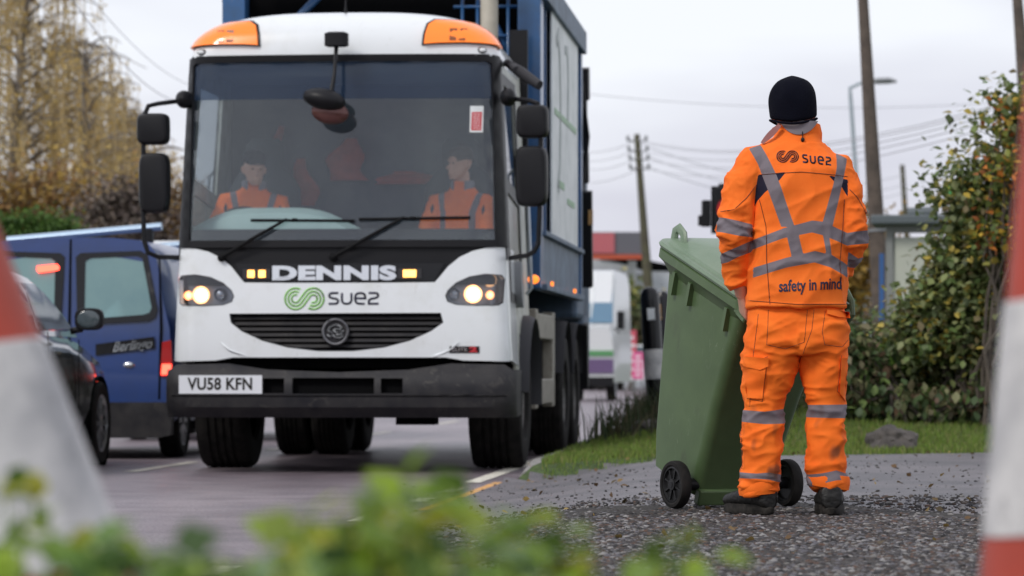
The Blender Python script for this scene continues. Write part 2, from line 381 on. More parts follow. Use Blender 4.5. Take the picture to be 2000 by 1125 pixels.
scuff(M['bumper'], (.07, .065, .06), (1, 1, 1), 9, .03, .8); scuff(M['white'], (.42, .41, .37), (2.5, 2.5, .8), 4, .012, .5); scuff(M['dirtywhite'], (.22, .21, .16), (2, 2, .6), 4, .04, .8)
scuff(M['conewhite'], (.18, .18, .18), (1, 1, 1), 12, .03, .9); scuff(M['blue'], (.16, .14, .12), (2, 2, .5), 5, .03, .7)
def ground_mat(name, cols, scales, rough, bump, bump_scale):
    m = bpy.data.materials.new(name); m.use_nodes = True; t = m.node_tree; b = t.nodes['Principled BSDF']
    tcn = t.nodes.new('ShaderNodeTexCoord'); prev = None
    for i, (c0, c1) in enumerate(cols):
        n = t.nodes.new('ShaderNodeTexNoise'); n.inputs['Scale'].default_value = scales[i]; n.inputs['Detail'].default_value = 5; t.links.new(tcn.outputs['Object'], n.inputs['Vector'])
        r = t.nodes.new('ShaderNodeValToRGB'); r.color_ramp.elements[0].position = .38; r.color_ramp.elements[1].position = .62
        r.color_ramp.elements[0].color = (*c0, 1); r.color_ramp.elements[1].color = (*c1, 1); t.links.new(n.outputs[0], r.inputs[0])
        if prev is None: prev = r.outputs[0]
        else:
            mm = t.nodes.new('ShaderNodeMixRGB'); mm.blend_type = 'MULTIPLY'; mm.inputs[0].default_value = 1; t.links.new(prev, mm.inputs[1]); t.links.new(r.outputs[0], mm.inputs[2]); prev = mm.outputs[0]
    t.links.new(prev, b.inputs['Base Color']); b.inputs['Roughness'].default_value = rough
    n2 = t.nodes.new('ShaderNodeTexNoise'); n2.inputs['Scale'].default_value = bump_scale; n2.inputs['Detail'].default_value = 5; t.links.new(tcn.outputs['Object'], n2.inputs['Vector'])
    bp = t.nodes.new('ShaderNodeBump'); bp.inputs['Strength'].default_value = bump; bp.inputs['Distance'].default_value = .012
    t.links.new(n2.outputs[0], bp.inputs['Height']); t.links.new(bp.outputs[0], b.inputs['Normal'])
    return m
M['road'] = ground_mat('road_asphalt', [((.185, .15, .168), (.25, .21, .23)), ((.5, .5, .5), (1.45, 1.45, 1.45)), ((.78, .78, .80), (1.1, 1.1, 1.1))], (.35, 70, 2.5), .37, .8, 90)
M['drive'] = ground_mat('driveway_asphalt', [((.10, .095, .105), (.17, .155, .165)), ((.6, .6, .6), (1.3, 1.3, 1.3))], (1.3, 120), .5, .7, 130)
M['gravelbed'] = ground_mat('gravel_bed', [((.025, .022, .02), (.05, .044, .04)), ((.5, .5, .5), (1.5, 1.5, 1.5))], (2.5, 110), .85, 1, 120)
M['soil'] = ground_mat('earth_and_grass', [((.045, .06, .02), (.06, .10, .025)), ((.6, .6, .6), (1.3, 1.3, 1.3))], (.6, 40), .9, .8, 30)

# ------------------------------------------------------------------ setting: ground, road, driveway, kerb
def sheet(name, us, vs, zf, m, keep=None):
    nu, nv = len(us), len(vs); V = [uv(u, v, zf(u, v)) for v in vs for u in us]; fs = []
    for j in range(nv-1):
        for i in range(nu-1):
            if keep and not keep((us[i]+us[i+1])/2, (vs[j]+vs[j+1])/2): continue
            a = j*nu+i; fs.append((a, a+1, a+1+nu, a+nu))
    o = np_obj(name, [tuple(p) for p in V], fs, m, None, True); o['kind'] = 'structure'; return o
def frange(a, b, n): return [a+(b-a)*i/(n-1) for i in range(n)]
us = [-900, -500, -200, -90, -50]+frange(-30, -14, 5)+frange(-13, -4, 7)+frange(-3.6, 8, 60)+frange(9, 20, 10)+[26, 40, 60, 90, 200, 500, 900]
vs = [-40, -10]+frange(0, 20, 12)+frange(20.3, 36, 60)+frange(38, 60, 12)+frange(66, 220, 26)+[260, 320, 500, 900, 2000]
def Hg(u, v):
    p = uv(u, v); dr = v > 3 and p.y < drive_end(p.x)-.1 and u > edge_u(v)
    return H(u, v)-(.03 if dr else 0)
sheet('ground', us, vs, Hg, M['soil'])
def strip(name, v0, v1, n, u0f, u1f, z, m, ucount=2):
    V = []; fs = []
    for j in range(n):
        v = v0+(v1-v0)*(j/(n-1))**1.6
        for i in range(ucount): u = u0f(v)+(u1f(v)-u0f(v))*i/(ucount-1); V.append(tuple(uv(u, v, z)))
    for j in range(n-1):
        for i in range(ucount-1): a = j*ucount+i; fs.append((a, a+1, a+1+ucount, a+ucount))
    o = np_obj(name, V, fs, m); o['kind'] = 'structure'; return o
strip('road', -30, 330, 80, lambda v: edge_u(v)-10.0, lambda v: edge_u(v)+.02, 0, M['road'], 6)
sheet('driveway', frange(-2.0, 12, 90), frange(2, 32, 200), lambda u, v: H(u, v)+.004, M['drive'], keep=lambda u, v: uv(u, v).y < drive_end(uv(u, v).x)-.05)
# white edge line: dashes across the drive mouth, solid beyond; a worn yellow line beside it; centre dashes
k = MB()
def marking(name, segs, wd, m):
    k = MB()
    for (ua, v0, v1) in segs:
        n = max(1, int((v1-v0)/4))
        for i in range(n):
            a, b = v0+(v1-v0)*i/n, v0+(v1-v0)*(i+1)/n; oa, ob = edge_u(a)+2+ua, edge_u(b)+2+ua
            k.add([uv(oa-wd/2, a, .004), uv(oa+wd/2, a, .004), uv(ob+wd/2, b, .004), uv(ob-wd/2, b, .004)], [(0, 1, 2, 3)])
    o = k.build(name, m, None, False); o['kind'] = 'structure'; return o
marking('edge_line', [(-2.2, 12.6, 13.2), (-2.2, 15.0, 15.6), (-2.2, 17.0, 17.7), (-2.2, 19.6, 20.2), (-2.2, 21.1, 21.8), (-2.2, 22.8, 120)], .11, M['line_w'])
marking('kerbside_yellow_line', [(-2.02, 18.4, 22.9)], .08, M['line_y'])
marking('centre_line', [(-4.88, v, v+2.6) for v in (12, 18.5, 25, 31.5, 38, 46, 54, 64, 76, 90)], .1, M['line_w'])
kb = MB(); vv = 23.6
while vv < 110:
    n = .9; e0, e1 = edge_u(vv)+.03, edge_u(vv+n)+.03
    za = .11 if vv > 24.4 else .045; zb = .11
    pts = []
    for (v, e, zt) in ((vv, e0, za), (vv+n-.012, e1, zb)):
        pts.append([uv(e, v, -.05), uv(e+.02, v, zt-.02), uv(e+.04, v, zt), uv(e+.14, v, zt), uv(e+.14, v, -.05)])
    kb.loft(pts); vv += n
o = kb.build('kerb', M['kerb'], None, True); o['kind'] = 'structure'

# gravel: thousands of small stones over a darker bed, thinning out over the driveway
ico = bmesh.new(); bmesh.ops.create_icosphere(ico, subdivisions=1, radius=1); IV = np.array([v.co[:] for v in ico.verts]); IF = np.array([[v.index for v in f.verts] for f in ico.faces]); ico.free()
def rand_rot(n):
    q = rng.normal(size=(n, 4)); q /= np.linalg.norm(q, axis=1)[:, None]; a, b, c, d = q.T
    return np.stack([np.stack([1-2*(c*c+d*d), 2*(b*c-a*d), 2*(b*d+a*c)], 1), np.stack([2*(b*c+a*d), 1-2*(b*b+d*d), 2*(c*d-a*b)], 1), np.stack([2*(b*d-a*c), 2*(c*d+a*b), 1-2*(b*b+c*c)], 1)], 1)
def scatter_mesh(BV, BF, pos, scl, Rm):
    n = len(pos); V = np.einsum('nij,kj->nki', Rm, BV); V = V*(scl[:, None, None] if scl.ndim == 1 else scl[:, None, :])+pos[:, None, :]
    Fc = (BF[None]+(np.arange(n)*len(BV))[:, None, None]).reshape(-1, BF.shape[1]); return V.reshape(-1, 3), Fc
def stones(n, yr, densf, smin, smax, extra=0):
    out = []
    while len(out) < n:
        Y = random.uniform(*yr); x0 = -.25+ (14-Y)*.02; X = random.uniform(-1.6, 4.2)
        if X > (2000-1000)/F*Y+.25: continue
        if random.random() > densf(X, Y): continue
        out.append((X, Y))
    pos = []
    for X, Y in out:
        u = X*math.cos(TH)-Y*math.sin(TH); v = X*math.sin(TH)+Y*math.cos(TH)
        pos.append((X, Y, (H(u, v) if u > -2 else 0)+.006+extra))
    n = len(pos); s = smin*(smax/smin)**(rng.random(n)**1.9); S = np.stack([s, s*rng.uniform(.7, 1, n), s*rng.uniform(.4, .75, n)], 1)
    return np.array(pos), S
def sm(t): return smooth01(t)
def grav_edge(X):   # how far back the loose gravel reaches
    return 14.6+.5*math.sin(X*2.1)+.35*math.sin(X*5.3+1)
def dens(X, Y):
    l = sm((X+.35-(13-Y)*.1)/.5)*(.30+.70*sm((noise.noise(Vector((X*1.7, Y*.9, 3)))+.28)/.35))
    return l*(.05+.95*sm((grav_edge(X)+.7-Y)/2.6)**1.3)
pos, S = stones(72000, (9.8, 16.4), dens, .004, .0165)
jit = IV[None]*(1+rng.uniform(-.28, .28, (1, 12, 1)))
V, Fc = scatter_mesh(jit[0], IF, pos, S, rand_rot(len(pos)))
M['stone'] = leaf_mat('gravel_stones', [(0.074, 0.070, 0.074), (0.033, 0.030, 0.030), (0.139, 0.135, 0.143), (0.049, 0.044, 0.043), (0.016, 0.015, 0.015), (0.180, 0.172, 0.164), (0.082, 0.066, 0.057), (0.037, 0.033, 0.033), (0.246, 0.238, 0.234), (0.098, 0.057, 0.041), (0.025, 0.023, 0.025), (0.107, 0.102, 0.115), (0.057, 0.041, 0.033)], .7, 0)
o = np_obj('gravel', V, Fc, M['stone']); tag(o, 'loose grey and brown gravel stones spread over the near driveway', 'gravel', kind='stuff')
def dens2(X, Y):
    return sm((X+1.0)/.8)*(.25+.75*sm((17.6-Y)/3))*(1-.6*sm((X-1.0)/3))
pos, S = stones(2400, (12.5, 22.5), dens2, .003, .012)
V, Fc = scatter_mesh(jit[0], IF, pos, S, rand_rot(len(pos)))
M['crumb'] = leaf_mat('asphalt_crumbs', [(.02, .02, .02), (.035, .032, .032), (.05, .045, .04), (.028, .026, .026), (.09, .085, .08)], .8, 0)
o = np_obj('stone_crumbs', V, Fc, M['crumb']); tag(o, 'dark crumbs of stone and soil scattered over the smooth driveway', 'grit', kind='stuff')
# gravel bed sheet
bed_keep = lambda u, v: (lambda p: p.y < grav_edge(p.x)+.35+.25*noise.noise(Vector((p.x*3, p.y*3, 0))) and p.x > -.35+(13-p.y)*.12+.12*math.sin(p.y*3))(uv(u, v))
sheet('gravel_bed', frange(-1.9, 6, 160), frange(4, 17.2, 320), lambda u, v: H(u, v)+.009, M['gravelbed'], keep=bed_keep)

# grass: blades on the verge
def blades(name, n, region, hmin, hmax, wid, mtl, label, lean=.35):
    pts = []
    while len(pts) < n:
        p = region()
        if p: pts.append(p)
    pos = np.array(pts); n = len(pos); a = rng.uniform(0, 2*PI, n); h = rng.uniform(hmin, hmax, n); l = rng.normal(0, lean, n)*h; la = rng.uniform(0, 2*PI, n)
    d = np.stack([np.cos(a), np.sin(a), 0*a], 1)*wid*.5; lv = np.stack([np.cos(la)*l, np.sin(la)*l, 0*a], 1)
    up = np.stack([0*a, 0*a, h], 1)
    V = np.stack([pos-d, pos+d, pos+d*.7+up*.55+lv*.35, pos-d*.7+up*.55+lv*.35, pos+up+lv], 1).reshape(-1, 3)
    b = np.arange(n)*5; Fq = np.stack([b, b+1, b+2, b+3], 1); Ft = np.stack([b+3, b+2, b+4], 1)
    F3 = np.concatenate([Fq[:, [0, 1, 2]], Fq[:, [0, 2, 3]], Ft]); o = np_obj(name, V, F3, mtl); tag(o, label, 'grass', kind='stuff'); return o
M['lawn'] = leaf_mat('lawn_blades', [(0.138, 0.218, 0.034), (0.172, 0.265, 0.040), (0.103, 0.172, 0.034), (0.207, 0.287, 0.052), (0.138, 0.207, 0.040), (0.253, 0.253, 0.092), (0.115, 0.138, 0.034)], .6, .3)
M['rough'] = leaf_mat('rough_grass_blades', [(.03, .05, .018), (.05, .06, .025), (.09, .08, .04), (.035, .055, .02), (.06, .05, .03)], .7, .25)
def lawn_region():
    Y = random.uniform(22.9, 34); X = random.uniform(.2, 5.6)
    u = X*math.cos(TH)-Y*math.sin(TH); v = X*math.sin(TH)+Y*math.cos(TH)
    if Y < drive_end(X)+random.uniform(-.22, .02)+.10*noise.noise(Vector((X*5, 0, 0))) or u < edge_u(v)+.17: return None
    if X > Y*.1457+.4 : return None
    return (X, Y, H(u, v))
blades('lawn_grass', 60000, lawn_region, .025, .06, .008, M['lawn'], 'short green mown grass on the verge beyond the driveway')
def rough_region():
    v = random.uniform(27, 60); u = edge_u(v)+random.uniform(.2, 1.9)
    if random.random() > .25+.75*sm((v-30)/8): return None
    p = uv(u, v, H(u, v)); return tuple(p)
blades('rough_grass', 16000, rough_region, .14, .42, .016, M['rough'], 'long dark tufted grass along the kerb beside the road', .5)

# ------------------------------------------------------------------ foliage helpers

LV = np.array([[0, 0, 0], [.28, .3, .06], [.34, .55, .07], [0, 1, -.04], [-.34, .55, .07], [-.28, .3, .06], [0, .5, 0]])
LF = np.array([[0, 1, 6], [1, 2, 6], [2, 3, 6], [3, 4, 6], [4, 5, 6], [5, 0, 6]])
LV4 = np.array([[0, 0, 0], [.35, .5, .08], [0, 1, 0], [-.35, .5, .08]]); LF4 = np.array([[0, 1, 2], [0, 2, 3]])
def droop_rot(n, droop=.5):
    yaw = rng.uniform(0, 2*PI, n); pit = rng.normal(-droop, .5, n); rol = rng.normal(0, .5, n)
    cy, sy, cp, sp, cr_, sr = np.cos(yaw), np.sin(yaw), np.cos(pit), np.sin(pit), np.cos(rol), np.sin(rol); z = 0*yaw; o = z+1
    Rz = np.stack([np.stack([cy, -sy, z], 1), np.stack([sy, cy, z], 1), np.stack([z, z, o], 1)], 1)
    Rx = np.stack([np.stack([o, z, z], 1), np.stack([z, cp, -sp], 1), np.stack([z, sp, cp], 1)], 1)
    Ry = np.stack([np.stack([cr_, z, sr], 1), np.stack([z, o, z], 1), np.stack([-sr, z, cr_], 1)], 1)
    return Rz @ Rx @ Ry
def leaves(name, pos, size, mtl, parent, droop=.5, detailed=False):
    pos = np.array(pos); n = len(pos); s = rng.uniform(.6, 1.25, n)*size
    BV, BF = (LV, LF) if detailed else (LV4, LF4); V, Fc = scatter_mesh(BV, BF, pos, s, droop_rot(n, droop)); return np_obj(name, V, Fc, mtl, parent)
def clump_points(blobs, n, clumps, spread=.25):
    "leaf positions: clumps scattered through a set of ellipsoids, so that gaps stay between them"
    cs = []; wts = [b[3]*b[4]*b[5] for b in blobs]
    while len(cs) < clumps:
        b = random.choices(blobs, wts)[0]; q = Vector((random.gauss(0, 1), random.gauss(0, 1), random.gauss(0, 1))).normalized()*random.random()**.4
        cs.append((b[0]+q.x*b[3], b[1]+q.y*b[4], b[2]+q.z*b[5]))
    cs = np.array(cs); i = rng.integers(0, len(cs), n); return cs[i]+rng.normal(0, spread, (n, 3))*np.array([1, 1, .8]), cs
def twigs(mb, cs, base, n, r0=.012, n_pts=6, jitter=.12):
    for i in range(n):
        c = Vector(cs[random.randrange(len(cs))]); b = Vector(base)+Vector((random.uniform(-.2, .2), random.uniform(-.2, .2), 0)); pts = []
        for q in range(n_pts):
            t = q/(n_pts-1); p = b.lerp(c, t); p.z = b.z+(c.z-b.z)*t**.75; pts.append(p+Vector([random.gauss(0, jitter*.4) for _ in range(3)])*(t > 0))
        mb.tube(pts, [r0*(1-.75*q/(n_pts-1)) for q in range(n_pts)], 5)

# ------------------------------------------------------------------ vegetation
def zg(x, y):
    u = x*math.cos(TH)-y*math.sin(TH); v = x*math.sin(TH)+y*math.cos(TH); return H(u, v)
def shrub(name, label, cat, blobs_px, d, n, clumps, size, mtl, ntw=14, group=None, spread=.14, droop=.4, thick=.02, depth=.7, stem_mat=None, detailed=False):
    "blobs in photo pixels (x, y, rx, ry) at distance d turned into real ellipsoids"
    bl = []
    for b in blobs_px:
        p = P(b[0], b[1], d+(b[4] if len(b) > 4 else 0)); s = (d/F); bl.append((p.x, p.y, p.z, b[2]*s, max(b[2]*s*depth, .25), b[3]*s))
    bx = sum(b[0] for b in bl)/len(bl); by = sum(b[1] for b in bl)/len(bl); base = (bx, by, zg(bx, by)-.02)
    root = empty(name, base); tag(root, label, cat, group)
    pts, cs = clump_points(bl, n, clumps, spread); pts[:, 2] = np.maximum(pts[:, 2], base[2]+.03)
    inv = np.array(base)
    o = leaves('foliage', pts-inv, size, mtl, root, droop, detailed)
    mb = MB(); twigs(mb, cs-inv, (0, 0, 0), ntw, thick); mb.build('stems', stem_mat or M['bark'], root, True)
    return root
hedge_cols = [(0.179, 0.244, 0.081), (0.227, 0.293, 0.098), (0.130, 0.179, 0.065), (0.293, 0.341, 0.130), (0.423, 0.406, 0.114), (0.195, 0.211, 0.098), (0.163, 0.211, 0.098), (0.585, 0.455, 0.098), (0.260, 0.211, 0.114), (0.163, 0.244, 0.081), (0.325, 0.357, 0.163), (0.114, 0.146, 0.065), (0.244, 0.276, 0.146), (0.081, 0.106, 0.049)]
M['hedge'] = leaf_mat('mixed_autumn_leaves', hedge_cols, .5)
M['yellowing'] = leaf_mat('yellowing_leaves', [(0.189, 0.226, 0.056), (0.528, 0.377, 0.056), (0.264, 0.282, 0.056), (0.754, 0.510, 0.075), (0.133, 0.170, 0.047), (0.415, 0.151, 0.056), (0.226, 0.246, 0.075), (0.094, 0.133, 0.038), (0.716, 0.246, 0.056)], .5)
M['bramble'] = leaf_mat('bramble_leaves', [(0.106, 0.177, 0.059), (0.083, 0.130, 0.053), (0.166, 0.236, 0.070), (0.130, 0.141, 0.070), (0.213, 0.189, 0.106), (0.070, 0.106, 0.048), (0.283, 0.283, 0.141), (0.166, 0.106, 0.070)], .5)
M['lime'] = leaf_mat('bright_green_leaves', [(.12, .22, .03), (.16, .28, .04), (.09, .17, .03)], .5)
shrub('hedge_shrub', 'tall autumn bush with green and yellow leaves, arching branches, at the right edge', 'bush',
      [(1985, 260, 45, 75), (1950, 400, 75, 90), (1985, 520, 85, 130), (1900, 520, 70, 90), (1890, 400, 40, 40), (1860, 620, 90, 80), (1960, 680, 90, 90), (1925, 320, 30, 30), (1835, 360, 45, 12), (1880, 345, 35, 22), (1830, 560, 30, 50), (1900, 250, 25, 15), (1855, 440, 30, 30), (1960, 200, 30, 20), (1885, 500, 40, 60), (1850, 610, 50, 70), (1800, 650, 60, 60), (1930, 620, 70, 110)], 28.5, 16000, 620, .078, M['hedge'], 34, spread=.11, thick=.014, detailed=True)
shrub('berry_shrub', 'yellow and red tinted spray of leaves at the top of the hedge, right edge', 'bush',
      [(1985, 230, 30, 45, .3), (1960, 300, 30, 30, .3), (1930, 340, 25, 20), (1990, 330, 25, 60), (1950, 460, 35, 30)], 28.0, 800, 50, .075, M['yellowing'], 18, spread=.1, detailed=True)
shrub('bramble_bush', 'dark low bramble tangle behind the worker, at the left end of the hedge', 'bush',
      [(1680, 690, 50, 75), (1720, 720, 60, 65), (1650, 740, 40, 55), (1600, 740, 50, 50)], 29.5, 6500, 200, .06, M['bramble'], 40, spread=.12, detailed=True)
shrub('ivy_bush', 'mid green leafy undergrowth in the middle of the hedge above the rock', 'bush',
      [(1790, 700, 60, 75), (1850, 740, 60, 55), (1780, 760, 60, 40)], 29.0, 6500, 200, .06, M['hedge'], 40, spread=.12, detailed=True)
shrub('dock_plant', 'bright green leafy plant low in the hedge, between the worker and the rock', 'plant',
      [(1712, 700, 18, 18), (1730, 712, 16, 12), (1845, 770, 25, 10)], 28.6, 260, 16, .08, M['lime'], 10, spread=.05, detailed=True)
shrub('dead_fern', 'drooping dark plants along the foot of the hedge at the edge of the lawn', 'plant',
      [(1670, 700, 50, 60), (1660, 785, 50, 22), (1760, 788, 60, 18), (1860, 780, 60, 22), (1930, 770, 30, 30)], 28.3, 2600, 90, .085, M['bramble'], 24, spread=.09, droop=.9, detailed=True)
M['ochre'] = leaf_mat('ochre_leaves', [(0.374, 0.238, 0.051), (0.476, 0.306, 0.068), (0.272, 0.170, 0.051), (0.170, 0.136, 0.051)], .6)
shrub('autumn_tree', 'ochre autumn tree far behind the worker, between him and the brown pole', 'tree',
      [(1665, 500, 50, 80), (1690, 470, 35, 60), (1640, 560, 50, 70), (1600, 560, 60, 80)], 70, 4500, 120, .16, M['ochre'], 20, spread=.35, thick=.06)
# birches on the left
M['birch'] = leaf_mat('birch_leaves', [(.72, .52, .16), (.60, .42, .12), (.66, .50, .22), (.48, .32, .09), (.80, .62, .24), (.40, .30, .14), (.55, .44, .22)], .6, .4)
M['birchbark'] = mat('birch_bark', (.26, .23, .20), .8, col2=(.12, .10, .09), noise_scale=3)
M['twig'] = mat('ochre_twigs', (.50, .38, .20), .8)
def birch(label, px, pytop, d, sp, nst, seed, trunk_lean=0):
    rnd = random.Random(seed); base = P(px, HY+CZ*F/d, d); base.z = -.05; top = P(px+trunk_lean, pytop, d); Ht = top.z
    root = empty('birch_tree', base); tag(root, label, 'tree'); mb = MB(); mb2 = MB(); mb3 = MB(); lp = []
    tp = [Vector(((top.x-base.x)*t+.12*math.sin(t*7+seed), 0, Ht*t)) for t in frange(0, 1, 9)]
    mb.tube(tp, [.16*(1-.88*t) for t in frange(0, 1, 9)], 8)
    for i in range(nst):
        t = rnd.uniform(.25, .99); p0 = Vector(((top.x-base.x)*t, 0, Ht*t)); a = rnd.uniform(0, 2*PI); ln = sp*(.30+.75*math.sin(PI*min(1, .12+t*.86))**.7)*rnd.uniform(.35, 1)+.2
        d2 = Vector((math.cos(a), math.sin(a), 0)); pts = [p0+d2*ln*q+Vector((0, 0, ln*(.9*q-.75*q*q))) for q in frange(0, 1, 7)]
        mb2.tube(pts, [.028*(1-.8*q) for q in frange(0, 1, 7)], 5)
        for j in range(6):
            q = rnd.uniform(.25, 1); s0 = p0+d2*ln*q+Vector((0, 0, ln*(.9*q-.75*q*q))); hl = rnd.uniform(.5, 2.4); dr = Vector((rnd.gauss(0, .12), rnd.gauss(0, .12), 0))
            sp_ = [s0+dr*k_*hl+Vector((0, 0, -hl*k_)) for k_ in (0, .33, .66, 1)]
            mb3.tube(sp_, [.008, .007, .006, .004], 3, False)
            for _ in range(int(hl*8)):
                k_ = rnd.random(); lp.append(tuple(s0+dr*k_*hl+Vector((rnd.gauss(0, .05), rnd.gauss(0, .05), -hl*k_))))
    mb.build('trunk', M['birchbark'], root); mb2.build('branch', M['birchbark'], root); mb3.build('hanging_twigs', M['twig'], root)
    leaves('crown', lp, .075, M['birch'], root, 1.2)
birch('tall weeping birch with yellow leaves at the far left, its top out of the picture', 20, -140, 70, 2.6, 120, 1, 30)
birch('weeping birch with yellow leaves, second tree from the left', 118, 55, 72, 2.0, 110, 2, -20)
birch('slender yellow birch in the middle of the row on the left', 165, 70, 69, 1.5, 60, 5, 10)
birch('shorter yellow birch nearest the truck on the left', 215, 160, 74, 1.6, 90, 3, 8)
birch('small yellow birch half behind the truck mirrors', 290, 215, 80, 1.2, 50, 4, -10)
M['brownbush'] = leaf_mat('brown_bush_leaves', [(0.309, 0.177, 0.066), (0.221, 0.133, 0.066), (0.398, 0.265, 0.088), (0.155, 0.111, 0.066), (0.486, 0.332, 0.088)], .7)
M['greybush'] = leaf_mat('grey_twig_leaves', [(0.170, 0.145, 0.119), (0.119, 0.093, 0.085), (0.238, 0.187, 0.153), (0.085, 0.068, 0.060)], .8, .1)
M['conifer'] = leaf_mat('clipped_hedge_leaves', [(0.075, 0.150, 0.030), (0.105, 0.195, 0.038), (0.060, 0.120, 0.027)], .7)
shrub('brown_bush', 'brown autumn bush under the birches at the far left', 'bush', [(30, 380, 80, 60), (110, 370, 70, 55), (-30, 400, 60, 60), (170, 400, 50, 40), (60, 480, 90, 80), (60, 620, 110, 100), (-30, 560, 60, 120)], 60, 11000, 300, .12, M['brownbush'], 20, spread=.3)
shrub('twiggy_bush', 'grey brown bare bush between the green hedge and the truck', 'bush', [(230, 395, 60, 50), (200, 420, 50, 40), (290, 400, 50, 55), (260, 460, 90, 60), (250, 600, 100, 110)], 58, 12000, 300, .09, M['greybush'], 60, spread=.2)
shrub('orange_bush', 'orange brown bush directly beside the truck mirrors on the left', 'bush', [(325, 380, 45, 70), (310, 450, 50, 50), (345, 430, 40, 70), (330, 580, 60, 130)], 62, 6500, 180, .12, M['brownbush'], 20, spread=.25)
shrub('clipped_hedge', 'clipped bright green hedge above the blue van roof', 'hedge', [(85, 445, 75, 28), (40, 445, 60, 27), (-30, 450, 60, 27), (120, 470, 50, 35), (60, 500, 120, 50)], 48, 9000, 420, .07, M['conifer'], 14, spread=.10)
# low growth far away that closes the horizon
M['farbush'] = leaf_mat('distant_leaves', [(0.150, 0.120, 0.060), (0.105, 0.112, 0.053), (0.195, 0.150, 0.075), (0.075, 0.083, 0.045)], .8)
def far_row(label, px0, px1, py, ry, d, n, m):
    b = [(x, py+random.uniform(-4, 4), 30, ry*random.uniform(.8, 1.1)) for x in np.arange(px0, px1, 26)]
    shrub('distant_hedge', label, 'hedge', b, d, n, len(b)*10, .25*d/130, m, 4, spread=.3*d/130, thick=.05)
far_row('low brown hedge behind the roadside signs beyond the truck', 1180, 1300, 640, 40, 116, 3000, M['farbush'])
far_row('dark distant hedge along the road behind the far right poles', 1480, 2080, 620, 60, 120, 6000, M['farbush'])
far_row('distant brown thicket behind the vehicles on the left', -80, 400, 560, 90, 110, 9000, M['farbush'])
shrub('young_tree', 'small green tree in front of the white building under the canopy', 'tree', [(1210, 580, 28, 30), (1235, 575, 15, 22), (1185, 590, 16, 20)], 112, 900, 36, .22, M['hedge'], 10, spread=.3, thick=.05)
bl = [(x, -34+random.uniform(-3, 3), 2.2, 2.6, 2.0, random.uniform(2.2, 3.6)) for x in np.arange(-34, 34, 3.4)]  # unseen trees, added to give the windscreen a graded reflection
pts, cs = clump_points(bl, 9000, 300, .7); pts[:, 2] = np.maximum(pts[:, 2], .1)
o = leaves('reflection_tree_belt', pts, .8, M['farbush'], None); tag(o, 'unseen belt of trees added behind the viewpoint to shape the windscreen reflection', 'trees', kind='stuff')
# foreground plants out of focus
M['fore'] = leaf_mat('nettle_leaves', [(0.246, 0.377, 0.033), (0.312, 0.451, 0.041), (0.148, 0.262, 0.033), (0.377, 0.476, 0.057), (0.107, 0.180, 0.033), (0.230, 0.344, 0.082), (0.410, 0.410, 0.049)], .4, .45)
M['foredark'] = leaf_mat('foreground_dark_leaves', [(.16, .28, .05), (.24, .38, .07), (.09, .17, .05), (.32, .46, .09), (.40, .50, .12), (.20, .30, .16), (.07, .12, .04)], .4, .4)
def fore_plant(label, stems, mtl, size, cat='plant'):
    "stems: (px, py of the tip, distance, leafy length in metres)"
    t0 = P(*stems[0][:3]); root = empty('leafy_plant', (t0.x, t0.y, .1)); tag(root, label, cat, None); mb = MB(); lp = []; base = Vector((t0.x, t0.y, .1))
    for (px, py, d, ll) in stems:
        tip = P(px, py, d)-base; g = Vector((tip.x*.9+random.gauss(0, .03), tip.y+random.gauss(0, .04), 0)); n = 8
        pts = [g.lerp(tip, q)+Vector((random.gauss(0, .004), random.gauss(0, .004), 0)) for q in frange(0, 1, n)]
        mb.tube(pts, [.0035*(1-.6*q) for q in frange(0, 1, n)], 5)
        hh = tip.z; k_ = 0
        while k_ < hh:
            c = tip.lerp(g, k_/hh) if hh else tip; m_ = 3 if k_ < ll else 2
            for _ in range(m_-1): lp.append(tuple(c+Vector((random.gauss(0, .008), random.gauss(0, .008), random.gauss(0, .004)))))
            k_ += .022 if k_ < ll else .045
    mb.build('stem', M['lime'], root); leaves('foliage', lp, size, mtl, root, .25, True)
    return root
def tips(pts, d0, d1): return [(x, y, random.uniform(d0, d1), .2) for x, y in pts]
def jitter(cx, cy, sx, sy, n, d0, d1): return [(random.gauss(cx, sx), cy+abs(random.gauss(0, sy)), random.uniform(d0, d1), .15) for _ in range(n)]
fore_plant('bright blurred green sprig standing tallest in the foreground, in front of the truck', tips([(690, 1020), (745, 965), (790, 945), (820, 965), (760, 1000), (870, 975), (720, 1040), (800, 1020), (570, 1055), (600, 1015), (640, 1030), (840, 935), (700, 975), (730, 950), (660, 1000), (810, 940), (780, 985), (620, 1030)], 3.0, 3.4), M['fore'], .044)
fore_plant('blurred green plant in the foreground just left of the driveway mouth', tips([(905, 1035), (960, 1040), (1010, 1015), (1080, 1020), (985, 1060), (930, 1070), (870, 1060), (1045, 1040), (1100, 1035)], 3.1, 3.5), M['fore'], .040)
fore_plant('small blurred green plant in front of the gravel, rightmost of the foreground plants', tips([(1290, 1060), (1330, 1050), (1370, 1045), (1300, 1090), (1335, 1110), (1180, 1118), (1250, 1115)], 3.2, 3.6), M['fore'], .038)
fore_plant('dark green blurred plants along the bottom of the view between the cone and the road', jitter(400, 1085, 150, 25, 20, 2.9, 3.5)+jitter(230, 1075, 90, 20, 8, 2.8, 3.2), M['foredark'], .046)
fore_plant('blurred mixed green plants massed at the bottom centre of the view', jitter(720, 1085, 150, 22, 18, 2.9, 3.5)+jitter(980, 1095, 70, 15, 6, 2.9, 3.4), M['foredark'], .046)
fore_plant('pale green blurred plant growing against the base of the left cone', tips([(10, 950), (50, 975), (100, 1040), (180, 1060), (140, 1080), (30, 1060), (230, 1050)], 3.0, 3.5), M['fore'], .042)

